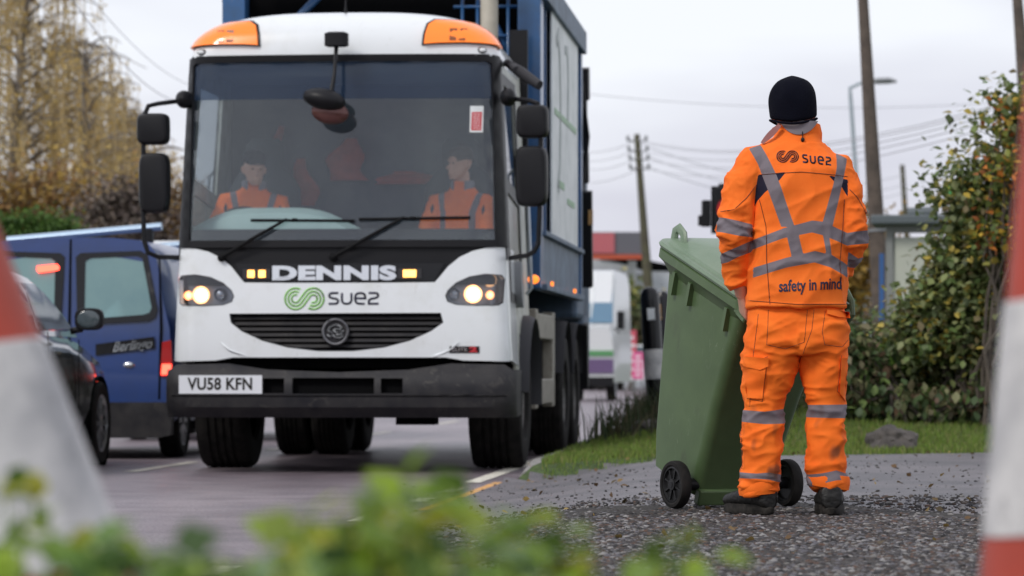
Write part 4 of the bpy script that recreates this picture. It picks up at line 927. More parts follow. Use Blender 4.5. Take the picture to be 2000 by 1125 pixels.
# cab sides: door, windows, pillar, lower skirt, back wall
for sg in (1, -1):
    S = lambda s, z: (sg*s, z)
    def sp(name, pts, m, a, b, holes=(), parent=truck, step=.12):
        q = [S(*p) for p in pts]; h = [[S(*p) for p in hh] for hh in holes]; return MB().patch(q, cab_map, a, b, h, step).build(name, m, parent)
    w1 = [(SE+.20, 2.12), (SE+.20, 2.80), (SE+1.15, 2.80), (SE+1.15, 2.05)]
    w2 = [(SE+.20, 1.62), (SE+.20, 2.02), (SE+1.15, 1.95), (SE+1.15, 1.25), (SE+.20, 1.30)]
    sp('corner_pillar', [(SE-.07, 1.52), (SE-.09, zT), (SE+.10, zT), (SE+.10, 1.52)], M['black'], -.03, .006)
    sp('door_shell', [(SE+.08, 1.0), (SE+.08, zT), (SIDE, zT), (SIDE, 1.0)], M['dirtywhite'], -.03, -.002, [w1, w2])
    d_ = sp('door_frame', [(SE+.12, 1.22), (SE+.12, 2.88), (SE+1.22, 2.88), (SE+1.22, 1.22)], M['black'], -.02, .004, [w1, w2])
    sp('upper_door_window', w1, M['sideglass'], -.02, -.012, (), d_); sp('lower_door_window', w2, M['dirtyglass'], -.016, -.008, (), d_)
    mb = MB(); mb.tube([cab_map(sg*(SE+1.3), 1.3, .02), cab_map(sg*(SE+1.3), 1.35, .06), cab_map(sg*(SE+1.3), 2.2, .06), cab_map(sg*(SE+1.3), 2.25, .02)], .014, 8); mb.build('grab_handle', M['steel'], d_)
    sp('side_skirt', [(SE+.42, .72), (SE+.42, 1.05), (SIDE-.25, 1.05), (SIDE-.7, .72)], M['dirtywhite'], -.03, -.006)
    sp('round_side_vent', [(SE+.62+.10*math.cos(a), 1.36+.17*math.sin(a)) for a in frange(0, 2*PI, 25)[:-1]], M['grey'], 0, .05)
    mb = MB(); 
    ar = [(1.15*sg, .62+.62*math.cos(a)+.85, .52+.60*math.sin(a)) for a in frange(R(175), R(-5), 18)]
    mb.tube(ar, [(.14, .03)]*18, 8); mb.build('wheel_arch', M['trim'], truck)
    mb = MB(); mb.ball((sg*1.25, 1.75, 1.42), (.045, .035, .035), 12, 8); mb.build('side_indicator', M['amberlit'], truck)
    if sg > 0: mb = MB(); mb.tube([(sg*1.12, .9, 2.98), (sg*1.16, .5, 2.95), (sg*1.24, .3, 2.88)], [.02, .03, .03], 10); mb.tube([(sg*1.17, .45, 2.94), (sg*1.28, .3, 2.86), (sg*1.42, .15, 2.76)], [(.025, .03), (.035, .045), (.028, .035)], 10) ; mb.build('kerb_mirror', M['trim'], truck)
mb = MB(); mb.box((0, 1.98, 1.95), (2.2, .06, 2.1)); mb.box((0, 1.15, .98), (2.2, 1.6, .06)); mb.build('cab_back_wall', M['interior'], truck, False)
mb = MB(); mb.box((0, 1.1, 2.93), (2.1, 1.7, .03)); mb.build('cab_headlining', M['ceiling'], truck, False)
# dashboard
mb = MB(); rg = []
for x in frange(-1.12, 1.12, 30):
    hx = 1.60+.02; 
    hump = .21*math.exp(-((x+.52)/.58)**4)
    h = 1.70+hump
    rg.append([Vector((x, .32, 1.3)), Vector((x, .24+.1*abs(x/1.1)**3, 1.62)), Vector((x, .28+.1*abs(x/1.1)**3, h-.05)), Vector((x, .42, h)), Vector((x, .62, h-.03)), Vector((x, .70, h-.15)), Vector((x, .70, 1.3))])
mb.loft(rg); mb.build('dashboard', M['dash'], truck)
mb = MB(); rw = [Vector((-.80+.21*math.cos(a), .80-.10*math.sin(a), 1.76+.16*math.sin(a))) for a in frange(0, 2*PI, 25)]; mb.tube(rw, .014, 8, False); mb.tube([(-.80, .76, 1.62), (-.80, .80, 1.76)], .03, 8); mb.tube([rw[0], rw[12]], .012, 6); mb.build('steering_wheel', M['black'], truck)
def cab_seat(x, yb=1.42, hd=True):
    mb = MB(); mb.rings([(x, yb-.25, 1.36, .25, .26), (x, yb-.25, 1.5, .27, .28), (x, yb-.25, 1.56, .24, .25)]); mb.rings([(x, yb, 1.5, .24, .07), (x, yb+.03, 1.8, .29, .08), (x, yb+.07, 2.1, .27, .07), (x, yb+.08, 2.22, .20, .06), (x, yb+.09, 2.27, .14, .055), (x, yb+.09, 2.42, .15, .055), (x, yb+.09, 2.48, .10, .04)]); mb.build('cab_seat', M['seat'], truck)
cab_seat(-.76); cab_seat(.72)
# jackets and bags hanging on the back wall are things of their own
def hung(label, x, z, w_, h, seed):
    mb = MB(); rg = []
    for i in range(9):
        t = i/8; ww = w_*(.35+.65*math.sin(min(1, t*1.6)*PI/2))*(1+.15*math.sin(seed+t*9)); rg.append((x+.03*math.sin(seed*2+t*5), 1.86+.02*math.sin(t*8+seed), z+h/2-h*t, ww/2, .05))
    mb.rings(rg, 20, 2.0); o = mb.build('hanging_jacket', [M['orange2']], None, True); o.data.transform(Matrix.Translation((-x, -1.86, -z))); o.location = TRK+Matrix.Rotation(-TH, 3, 'Z') @ Vector((x, 1.86, z)); o.rotation_euler = (0, 0, -TH); tag(o, label, 'jacket', None)
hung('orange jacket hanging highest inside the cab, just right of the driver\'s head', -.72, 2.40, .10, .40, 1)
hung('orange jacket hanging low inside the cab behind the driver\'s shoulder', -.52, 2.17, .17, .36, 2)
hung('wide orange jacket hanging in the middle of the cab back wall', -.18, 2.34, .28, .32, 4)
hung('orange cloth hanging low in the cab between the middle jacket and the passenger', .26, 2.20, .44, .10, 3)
# mirrors
def mirror_set(sg):
    X = lambda px: (tx(px) if sg < 0 else tx(px))
    if sg < 0: A = [(352, 188), (300, 198), (285, 204), (276, 225), (275, 300), (274, 400), (277, 470), (284, 492), (300, 500), (333, 500)]; h1 = (262, 325, 218, 280); h2 = (266, 326, 296, 414)
    else: A = [(985, 188), (1035, 197), (1052, 204), (1058, 225), (1058, 300), (1056, 400), (1053, 478), (1045, 492), (1030, 499), (993, 503)]; h1 = (1010, 1073, 206, 271); h2 = (1008, 1071, 286, 404)
    yy = -.02
    pts = [Vector((tx(x), yy+(.22 if i in (0, 9) else (.08 if i in (1, 8) else 0)), tz(y))) for i, (x, y) in enumerate(A)]
    root_o = MB().tube(pts, .0175, 10).build('mirror_arm', M['black'], truck)
    mb = MB(); mb.ball((tx(A[0][0]+(-5 if sg < 0 else 5)), .16, tz(188)), (.06, .12, .065), 14, 9); mb.build('mirror_bracket', M['black'], root_o)
    for (a, b, c_, d_) in (h1, h2):
        mb = MB(); cx, cz = (tx(a)+tx(b))/2, (tz(c_)+tz(d_))/2; wx, hz = (tx(b)-tx(a))/2, (tz(c_)-tz(d_))/2; rg = []
        for (y, k_) in ((-.075, .72), (-.07, .86), (-.045, .97), (.0, 1.0), (.05, 1.0), (.055, .95)):
            ring = []
            for q in range(32):
                an = 2*PI*q/32; ca, sa = math.cos(an), math.sin(an); p_ = 5
                ring.append((cx+math.copysign(abs(ca)**(2/p_), ca)*(wx-(1-k_)*.10), y, cz+math.copysign(abs(sa)**(2/p_), sa)*(hz-(1-k_)*.10)))
            rg.append(ring)
        mb.loft(rg); mb.build('mirror_housing', M['black'], root_o)
mirror_set(-1); mirror_set(1)
# centre top mirror
yy = -.06; mb = MB(); mb.rings([(tx(659), yy, tz(92), .06, .035), (tx(659), yy, tz(90), .085, .05), (tx(659), yy, tz(66), .085, .05), (tx(659), yy, tz(63), .06, .035)], 24, 4); cm = mb.build('front_mirror_mount', M['black'], truck)
mb = MB(); mb.tube([(tx(657), -.02, tz(92)), (tx(659), -.10, tz(110)), (tx(658), -.16, tz(150)), (tx(654), -.20, tz(182))], [.016, .014, .014, .018], 8); mb.build('stalk', M['black'], cm)
mb = MB(); b0 = Vector((tx(640), -.2, tz(197))); mb.ball((0, 0, 0), (.155, .10, .075), 24, 12); o = mb.build('mirror_head', M['black'], cm); o.data.transform(Matrix.Translation(b0) @ Matrix.Rotation(R(12), 4, 'Y'))
mb = MB(); mb.ball((0, 0, 0), (.135, .06, .085), 24, 12); o = mb.build('mirror_glass', mat('mirror_reflection', (.12, .05, .045), .12, metal=.3), cm); o.data.transform(Matrix.Translation(Vector((tx(650), -.16, tz(222)))) @ Matrix.Rotation(R(8), 4, 'Y'))
mb = MB(); mb.tube([(tx(662), .35, 3.30), (tx(662), .34, 3.36), (tx(664), .32, 3.75)], [.012, .006, .003], 6); mb.build('aerial', M['black'], truck)
# wipers
M['wiper'] = mat('wiper_black', (.006, .006, .007), .7, spec=.15)
for (a, b, bl0, bl1) in (((428, 502), (560, 427), (487, 429), (692, 431)), ((650, 502), (790, 424), (700, 428), (918, 425))):
    def W(px, py, o): s, z = cp([(px, py)])[0]; return cab_map(s, z, o)
    mb = MB(); mb.tube([W(*a, .03), W((a[0]+b[0])/2, (a[1]+b[1])/2, .06), W(*b, .05)], [.016, .013, .01], 8); mb.ball(W(*a, .02), .03, 10, 6); wp = mb.build('wiper_arm', M['wiper'], truck)
    mb = MB(); mb.tube([W(bl0[0]+(bl1[0]-bl0[0])*t, bl0[1]+(bl1[1]-bl0[1])*t, .032) for t in frange(0, 1, 9)], [(.007, .012)]*9, 6); mb.ball(W((b[0]+15), b[1]+2, .045), (.03, .02, .014), 8, 6); mb.build('wiper_blade', M['wiper'], wp)
# sticker in the windscreen
q = cp([(915, 257), (916, 205), (942, 205), (941, 257)]); st = MB().patch(q, cab_map, .0, .002, (), .1).build('windscreen_sticker', M['panelwhite'], truck, False)
q = cp([(918, 253), (919, 217), (939, 217), (938, 253)]); MB().patch(q, cab_map, .002, .003, (), .1).build('sticker_red_field', M['red'], st, False)
mb = MB()
for i in range(7): ribbon(mb, cp([(921, 221+i*4.6), (936, 221+i*4.6)]), .004, cab_map, .003, .0035)
mb.build('sticker_lines', M['whiteprint'], st, False)
# lower front: dark gap, bumper, plate
mb = MB(); mb.box((0, .26, .86), (2.16, .14, .22)); mb.build('lower_apron', M['under'], truck, False)
def bump_map(x, z, o=0):
    a = abs(x); k_ = 1.26; r = .16; c1 = k_-r
    zn = (z-.40)/.36
    y0 = -.05-.03*math.sin(max(0, min(1, zn))*PI)+(.05*(max(0, zn-.72)/.28)**1.5 if zn > .72 else 0)
    if zn < .18: y0 += .05*((.18-zn)/.18)
    if a < c1: return Vector((x, y0+.05*(a/k_)**2-o, z))
    yb = y0+.05*(c1/k_)**2; th = (a-c1)/r
    if th < PI/2: return Vector((math.copysign(c1+(r+o)*math.sin(th), x), yb+r-(r+o)*math.cos(th), z))
    return Vector((math.copysign(k_+o, x), yb+r+a-c1-r*PI/2, z))
def bs(px): 
    x = tx(px); a = abs(x); c1 = 1.10
    if a > c1: a = c1+.16*math.asin(min(1, (a-c1)/.16))
    return math.copysign(a, x)
BE = 1.10+.16*PI/2+.35
zb0, zb1 = tz(816), tz(712); notch = []
mb = MB(); hol = [[(bs(a), tz(b)) for a, b in ((514, 739), (556, 739), (556, 768), (514, 768))], [(bs(a), tz(b)) for a, b in ((572, 738), (733, 738), (733, 769), (572, 769))], [(bs(a), tz(b)) for a, b in ((746, 739), (789, 739), (789, 768), (746, 768))]]
top = [(BE, tz(722)), (bs(1000), tz(722)), (bs(985), tz(712)), (bs(880), tz(710)), (bs(800), tz(722)), (bs(661), tz(727)), (bs(520), tz(722)), (bs(440), tz(710)), (bs(337), tz(712)), (bs(322), tz(722)), (-BE, tz(722))]
mb.patch([(-BE, zb0+.02), (-1.2, zb0), (1.2, zb0), (BE, zb0+.02)]+top, bump_map, -.05, 0, hol, .05); bp_ = mb.build('bumper', M['bumper'], truck, True, auto=30)
mb = MB(); mb.patch([(bs(505), tz(775)), (bs(800), tz(775)), (bs(800), tz(733)), (bs(505), tz(733))], bump_map, -.09, -.06, (), .1); mb.build('bumper_recess', M['under'], bp_)
mb = MB(); ribbon(mb, [(-BE, tz(775))]+[(x, tz(772)) for x in frange(-1.2, 1.2, 30)]+[(BE, tz(775))], .012, bump_map, 0, .008); mb.build('bumper_ledge', M['bumper'], bp_)
pq = [(bs(347), tz(769)), (bs(513), tz(769)), (bs(513), tz(733)), (bs(347), tz(733))]
def plate_map(x, z, o=0):   # flat plate at the left end of the bumper
    a, b = bump_map(pq[0][0], tz(750)), bump_map(pq[1][0], tz(750)); t = (x-pq[0][0])/(pq[1][0]-pq[0][0]); p = a.lerp(b, t); return Vector((p.x, p.y-.012-o, z))
pl = MB().patch(pq, plate_map, -.002, .004, (), .2).build('number_plate', M['platewhite'], bp_, False)
pcx, pcz = (pq[0][0]+pq[1][0])/2, tz(751)
place_text('plate_characters', 'VU58 KFN', .118, lambda x, y, o: plate_map(pcx+x, pcz+y, .004+o), M['eye'], pl, .002, bold=.0035, xs=.86, spacing=1.04)
# chassis, axles
mb = MB(); mb.box((-.38, 4.3, .85), (.08, 7.6, .28)); mb.box((.38, 4.3, .85), (.08, 7.6, .28)); mb.box((0, 1.45, .5), (1.9, .16, .16)); mb.box((0, 5.45, .5), (1.6, .2, .22)); mb.box((0, 6.8, .5), (1.6, .2, .22)); mb.box((0, 1.2, .68), (.9, 1.3, .5)); mb.box((0, .35, .52), (1.9, .5, .12)); mb.box((.5, .55, .44), (.28, .3, .2)); mb.box((-.75, 3.2, .75), (.5, 1.4, .55)); mb.box((0, 5.2, 1.15), (1.8, 6, .2)); mb.build('chassis', M['under'], truck, False)
def truck_wheel(x, y, wd, sg, r=.515, z=None):
    z = r if z is None else z; rim_r = .29; h = wd/2; mb = MB()
    prof = [(rim_r, -h*.85), (rim_r+.02, -h), (r*.82, -h*1.06), (r*.95, -h*1.0), (r*.99, -h*.86), (r, -h*.6)]
    for g_ in (-.45, -.15, .15, .45):
        prof += [(r, h*(g_-.06)), (r-.014, h*(g_-.05)), (r-.014, h*(g_+.05)), (r, h*(g_+.06))]
    prof += [(r, h*.6), (r*.99, h*.86), (r*.95, h*1.0), (r*.82, h*1.06), (rim_r+.02, h), (rim_r, h*.85)]
    mb.lathe(prof, (x, y, z), 'X', 48); wo = mb.build('wheel_tyre', M['rubber'], truck)
    mb = MB(); s = sg*h; mb.lathe([(rim_r+.005, -h*.8), (rim_r+.01, s*.8), (rim_r-.03, s*.85), (.22, s*.25), (.13, s*.25), (.12, s*.75), (.06, s*.85), (0, s*.85)], (x, y, z), 'X', 32); mb.build('wheel_rim', M['rim'], wo)
    mb = MB()
    for q in range(10): a = 2*PI*q/10; mb.ball((x+s*.32, y+.17*math.cos(a), z+.17*math.sin(a)), .018, 6, 4)
    mb.build('wheel_nuts', M['rim'], wo)
for sg in (-1, 1):
    truck_wheel(sg*1.02, 1.47, .38, sg); truck_wheel(sg*1.10, 5.45, .27, sg); truck_wheel(sg*.78, 5.45, .27, sg); truck_wheel(sg*1.10, 6.80, .27, sg); truck_wheel(sg*.78, 6.80, .27, sg)
    for yc in (5.45, 6.8):
        mb = MB(); mb.tube([(sg*1.1, yc+.60*math.cos(a), .55+.60*math.sin(a)) for a in frange(R(165), R(15), 14)], [(.16, .012)]*14, 8); mb.build('mudguard', M['trim'], truck)
    # step frame between the axles
    mb = MB()
    for y in (2.55, 4.35): mb.box((sg*1.17, y, .82), (.09, .22, .78))
    for z in (1.08, .56): mb.box((sg*1.17, 3.45, z), (.10, 1.6, .20))
    mb.build('side_guard', M['beige'], truck, False, bevel=.01)
# blue body
y0, y1 = 2.45, 7.5; zt, zk = 3.82, 1.37; bw = 1.25
mb = MB(); mb.box((0, (y0+y1)/2+.3, (zt+1.8)/2-.03), (2*bw-.16, y1-y0-.7, zt-1.8-.1)); bd_ = mb.build('refuse_body', M['under'], truck, False)
mb = MB()
for sg in (-1, 1):
    mb = MB(); mb.box((sg*(bw-.09), y0+.10, (zt+zk)/2), (.18, .20, zt-zk)); mb.box((sg*(bw-.03), y0+.29, (zt+zk)/2), (.05, .20, zt-zk-.1)); mb.build('front_post', M['blue'], truck, False, bevel=.008)
    mb = MB(); mb.box((sg*(bw-.07), y1-.1, (zt+zk)/2), (.14, .2, zt-zk)); mb.build('rear_post', M['blue'], truck, False, bevel=.008)
mb = MB(); mb.box((0, y0+.1, zt+.02), (2*bw-.38, .18, .12)); mb.build('top_beam', M['blue'], truck, False, bevel=.008)
mb = MB()
for sg in (-1, 1):
    mb.box((sg*(bw-.02), (y0+y1)/2+.1, zt-.09), (.12, y1-y0-.25, .2))
    mb.box((sg*(bw-.045), (y0+y1)/2+.1, zk+.23), (.05, y1-y0-.42, .40)); mb.box((sg*(bw-.02), (y0+y1)/2+.1, zk+.015), (.1, y1-y0-.42, .05)); mb.box((sg*(bw-.02), (y0+y1)/2+.1, zk+.44), (.09, y1-y0-.42, .04))
mb.build('side_rail', M['bluegrey'], truck, False, bevel=.006)
mb = MB()
for sg in (-1, 1): mb.box((sg*(bw-.085), (y0+y1)/2+.1, 2.78), (.05, y1-y0-.5, 1.9))
mb.build('side_wall', M['blue'], truck, False)
mb = MB()
for sg in (-1, 1):
    for i in range(5): mb.box((sg*(bw-.045), 3.35+i*.82, 2.76), (.04, .07, 1.95))
mb.build('side_ribs', M['blue'], truck, False)
for sg in (-1, 1):
    mb = MB(); mb.box((sg*(bw+.0), 5.15, 2.73), (.012, 3.2, 1.80)); pn = mb.build('side_banner', M['panelwhite'], truck, False)
    mb = MB(); x = sg*(bw+.008); rng_pts = []
    def smap(u_, v_, o): return Vector((x+sg*o, 5.15+u_, 2.73+v_))
    ribbon(mb, [(-1.1, .7), (-.9, .78), (-.7, .6), (-.62, .2), (-.7, -.3), (-.9, -.5)], .10, smap, 0, .004); ribbon(mb, [(-.1, .72), (.2, .74), (.3, .5), (.25, .1)], .08, smap, 0, .004); mb.build('banner_print', mat('banner_print_grey', (.42, .46, .46), .5), pn, False)
    mb = MB(); ribbon(mb, [(-1.3, .12), (1.3, .12)], .05, smap, 0, .004); ribbon(mb, [(-.9, -.45), (-.2, -.45)], .06, smap, 0, .004); ribbon(mb, [(.2, -.55), (1.1, -.55)], .05, smap, 0, .004); mb.build('banner_green_print', mat('banner_print_green', (.34, .52, .34), .5), pn, False)
# dark mesh and diagonal braces behind the cab
mb = MB(); mb.box((0, y0+.42, 3.0), (2.2, .05, 1.6)); mb.build('front_bulkhead', M['under'], truck, False)
mb = MB()
for x in (.62, .74, .86, .98): mb.tube([(x, y0+.2, 2.3), (x, y0+.2, 3.75)], .014, 6)
for z in (3.1, 3.35, 3.58): mb.tube([(.55, y0+.2, z), (1.07, y0+.2, z)], .014, 6)
mb.build('guard_grid', M['blue'], truck)
for pa, pb in (((-.95, y0+.25, 3.25), (-.45, y0+.25, 3.75)), ((1.05, y0+.25, 3.1), (.72, y0+.25, 3.72))): mb = MB(); mb.tube([pa, pb], .033, 8); mb.build('frame_brace', M['blue'], truck)
mb = MB(); mb.tube([(.88, 2.12, 2.0), (.88, 2.12, 3.9)], .068, 16); mb.build('exhaust_stack', mat('exhaust_cream', (.5, .46, .38), .5, col2=(.36, .33, .27), noise_scale=5), truck)
mb = MB(); mb.box((1.1, 2.2, 2.4), (.14, .06, 1.9)); mb.box((0, 2.25, 2.1), (1.9, .2, 1.6)); mb.build('cab_rear_frame', M['black'], truck, False)
mb = MB(); mb.box((0, 8.3, 2.3), (2.4, 1.5, 2.2)); mb.box((0, 8.9, 1.2), (2.4, .9, .9)); mb.build('tail_hopper', M['bluegrey'], truck, False, bevel=.05)
mb = MB()
for (x, y, z, a, b, c_) in ((1.22, 8.0, 3.40, .12, .22, .30), (1.20, 8.3, 3.05, .08, .10, .5), (1.22, 8.1, 2.62, .10, .15, .28), (1.19, 8.2, 2.25, .08, .12, .6), (1.26, 8.0, 1.95, .10, .16, .9), (1.16, 8.5, .86, .16, .2, .62)):
    mb.box((x, y, z), (a, b, c_), rx=R(8))
mb.tube([(1.22, 7.7, 3.4), (1.27, 7.9, 2.9), (1.22, 7.9, 2.4), (1.25, 8.0, 1.6)], .025, 8); mb.build('lifting_gear', M['black'], truck, False, bevel=.02)
mb = MB(); mb.box((1.30, 7.9, 2.15), (.04, .05, .14)); mb.build('gear_reflector', M['line_y'], truck, False)
for y in (3.2, 5.9):
    mb = MB(); mb.box((bw+.035, y, zk+.05), (.02, .08, .035)); mb.build('side_marker', M['amberlit'], truck, False)

# ------------------------------------------------------------------ people
def fabric(name, col, col2, bump=.25):
    "hi-vis cloth whose grey bands, navy panels and seams come from signed distances stored on the mesh"
    m = mat(name, col, .75, col2=col2, noise_scale=7, bump=bump, bump_scale=420, spec=.25); t = m.node_tree; b = t.nodes['Principled BSDF']
    cur = b.inputs['Base Color'].links[0].from_socket
    for an, c in (('navy', (.012, .012, .03)), ('seam', (.30, .05, .03)), ('band', (.19, .165, .185)), ('dirt', (.10, .05, .03))):
        a = t.nodes.new('ShaderNodeAttribute'); a.attribute_name = an; mr = t.nodes.new('ShaderNodeMapRange')
        lo, hi = (-.0006, .0006) if an != 'dirt' else (0, 1)
        mr.inputs[1].default_value = lo; mr.inputs[2].default_value = hi; t.links.new(a.outputs['Fac'], mr.inputs[0])
        mx_ = t.nodes.new('ShaderNodeMixRGB'); t.links.new(mr.outputs[0], mx_.inputs[0]); t.links.new(cur, mx_.inputs[1]); mx_.inputs[2].default_value = (*c, 1); cur = mx_.outputs[0]
    t.links.new(cur, b.inputs['Base Color']); return m
M['hivis'] = fabric('hi_vis_orange_jacket', (1.0, .205, .022), (.95, .165, .017))
M['hivis_t'] = fabric('hi_vis_orange_trousers', (1.0, .20, .018), (.93, .155, .014))
M['cloth'] = mat('hi_vis_orange_plain', (1.0, .20, .018), .75, col2=(.93, .155, .014), noise_scale=9, bump=.25, bump_scale=420, spec=.25)
M['reflgrey'] = mat('collar_grey', (.2, .18, .2), .7)
def sdist(p, poly):
    xs = [q[0] for q in poly]; ys = [q[1] for q in poly]
    if p[0] < min(xs)-.02 or p[0] > max(xs)+.02 or p[1] < min(ys)-.02 or p[1] > max(ys)+.02: return -.02
    d = pdist(p, poly); return d if inside(p, poly) else -d
def fold(c, fx, fy, fz, amp, seed=0, pw=2.5):
    q = Vector((c[0]*fx+seed, c[1]*fy+seed*1.7, c[2]*fz)); w_ = noise.noise(q*.5)*.9; q += Vector((w_, w_*.6, w_))
    return amp*((1-abs(noise.noise(q)))**pw-.45)
def frame_loft(mb, pts, ls, ns, rads, n=12):
    rg = []
    for p, l, nn, (ra, rb) in zip(pts, ls, ns, rads): rg.append([p+l*(math.cos(2*PI*k/n)*ra)+nn*(math.sin(2*PI*k/n)*rb) for k in range(n)])
    mb.loft(rg)
def hand(mb, wrist, f, n, thumb_side, grip=190, sc=1.0):
    "palm, four bent fingers of unequal length and a side thumb; f points to the knuckles, n out of the back of the hand"
    f = f.normalized(); n = (n-f*n.dot(f)).normalized(); l = f.cross(n)*thumb_side; W = wrist
    pts = [W, W+f*.03*sc, W+f*.065*sc, W+f*.088*sc]; frame_loft(mb, pts, [l]*4, [n]*4, [(.028*sc, .02*sc), (.038*sc, .017*sc), (.042*sc, .0145*sc), (.040*sc, .012*sc)], 14)
    Rb = .027*sc
    for i, (off, ln, r) in enumerate(((.031, .92, .0092), (.0105, 1.0, .0095), (-.0105, .94, .009), (-.031, .76, .008))):
        K = W+f*.082*sc+l*off*sc; B = K-n*Rb*.9; pts = [W+f*.05*sc+l*off*.9*sc]; rad = [r*sc*1.05]
        for q in range(9): a = R(grip*ln)*q/8; pts.append(B+(n*math.cos(a)+f*math.sin(a))*Rb+l*(.002*q*(-off*20))); rad.append(r*sc*(1.08 if q in (3, 6) else 1)*(1-.022*q))
        mb.tube(pts, rad, 8)
    T0 = W+f*.022*sc+l*.026*sc-n*.006; B = W+f*.082*sc-n*Rb*.9
    tp = [T0, T0+f*.02*sc+l*.020*sc-n*.010*sc, T0+f*.042*sc+l*.020*sc-n*.024*sc, B+l*.030*sc-n*Rb*1.05-f*.004, B+l*.018*sc-n*Rb*1.1+f*.012]
    mb.tube(tp, [.015*sc, .0125*sc, .0115*sc, .0105*sc, .008*sc], 8)
HEAD = [(0.0, .030, -.085, -.035), (.02, .046, -.094, .0), (.05, .058, -.094, .045), (.08, .066, -.093, .075), (.11, .0715, -.088, .09), (.14, .0745, -.093, .098), (.17, .0745, -.089, .10), (.195, .068, -.076, .09), (.215, .052, -.052, .068), (.228, .03, -.028, .04), (.233, .01, -.008, .015)]
def head(mb, Mx, sc=1.0):
    rg = []
    for z, rx, yf, yb in HEAD:
        ring = []; cy = (yf+yb)/2; ry = (yb-yf)/2
        for k in range(22): a = 2*PI*k/22; ring.append(Mx @ (Vector((rx*math.cos(a)*(1-.10*max(0, -math.sin(a))), cy+ry*math.sin(a), z))*sc))
        rg.append(ring)
    mb.loft(rg)
    T = lambda x, y, z: Mx @ (Vector((x, y, z))*sc)
    mb.tube([T(0, -.082, .128), T(0, -.100, .10), T(0, -.116, .083), T(0, -.10, .074)], [.008*sc, .010*sc, .014*sc, .010*sc], 8)
    mb.tube([T(-.024, -.088, .045), T(0, -.101, .047), T(.024, -.088, .045)], [.006*sc, .009*sc, .006*sc], 6)
    mb.tube([T(-.05, -.076, .138), T(-.025, -.092, .143), T(0, -.092, .138), T(.025, -.092, .143), T(.05, -.076, .138)], [.005*sc, .006*sc, .005*sc, .006*sc, .005*sc], 6)
    for s in (-1, 1): mb.tube([T(s*.070, .005, .085), T(s*.084, .015, .10), T(s*.086, .02, .125), T(s*.072, .012, .14)], [.009*sc, .012*sc, .013*sc, .008*sc], 7)
def eyes(parent, Mx, sc=1.0):
    for s in (-1, 1):
        mb = MB(); mb.ball(Mx @ (Vector((s*.030, -.0845, .120))*sc), (.010*sc, .007*sc, .0045*sc), 10, 6); mb.build('eye', M['eye'], parent)
def beanie(parent, Mx, z0, z1, sc, k_=1.0, tilt=0):
    mb = MB(); rg = []; zs = frange(0, 1, 13)
    for t in zs:
        z = z0+(z1-z0)*t; prof = max(0, 1-max(0, (t-.38)/.62)**2.25)**.5 if t > .38 else 1-.04*(1-t/.38)**2
        prof = max(prof, .04); ring = []
        for q in range(26): 
            a = 2*PI*q/26; wob = 1+.018*math.sin(a*3+t*5)+.012*math.sin(a*5-t*9)+(.03*math.sin(a*6) if t > .55 else 0)
            ring.append(Mx @ (Vector((.090*k_*prof*wob*math.cos(a), .012+.108*k_*prof*wob*math.sin(a)+tilt*t, z+.012*math.cos(a*2)*(1-t)))*sc))
        rg.append(ring)
    mb.loft(rg); mb.tube([p for p in rg[0]]+[rg[0][0]], .006*sc, 6, False); return mb.build('beanie', M['hat'], parent, True, sub=1, auto=0)

# the worker with his back to the camera
WD = 14.25; WS = F/WD; WB = Vector(((1545-1000)/WS, WD, .163))
worker = empty('person', WB); tag(worker, 'worker seen from behind in orange hi-vis clothes and black beanie, holding the green bin', 'person')
wx = lambda px: (px-1545)/WS
wz = lambda py: (1009.7-py)/WS
def bp(px, py, y=0): return Vector((wx(px), y, wz(py)))
def prow(py, x0, x1, y, ry): return ((wx(x0)+wx(x1))/2, y, wz(py), (wx(x1)-wx(x0))/2, ry)
LH = Vector((-.196, .060, .885)); RH = Vector((.185, .205, .868))       # wrists
LE = bp(1432, 462, -.05); RE = bp(1659, 478, -.04); LSh = bp(1480, 322, 0); RSh = bp(1630, 334, 0)
# jacket
mb = MB()
mb.rings([prow(606, 1459, 1651, .0, .150), prow(560, 1462, 1653, .0, .150), prow(500, 1466, 1655, -.0, .146), prow(440, 1469, 1656, -.005, .145), prow(380, 1473, 1655, -.005, .146), prow(340, 1470, 1655, .0, .138), prow(318, 1470, 1650, .01, .12),
          prow(300, 1484, 1632, .015, .10)+(-.12,), prow(287, 1500, 1612, .02, .085)+(-.10,), prow(276, 1512, 1602, .02, .075)+(-.05,), prow(262, 1516, 1602, .025, .072), prow(250, 1520, 1598, .03, .07)], 40, 2.4)
mb.tube([LSh+Vector((.06, 0, .005)), LSh, bp(1447, 372, -.015), bp(1438, 420, -.035), LE, bp(1440, 500, .0), bp(1442, 545, .045), LH+Vector((-.006, -.012, .035))], [.060, .078, .076, .071, .067, .062, .055, .046], 18)
mb.tube([RSh+Vector((-.06, 0, .005)), RSh, bp(1650, 385, -.015), bp(1656, 430, -.03), RE, bp(1652, 515, .05), bp(1632, 545, .12), RH+Vector((.0, -.03, .03))], [.058, .076, .073, .068, .064, .058, .052, .045], 18)
me = remesh(mb, .0062, 5)
def arm_k(c):
    return smooth01((abs(c[0]-.02)-.185)/.03)
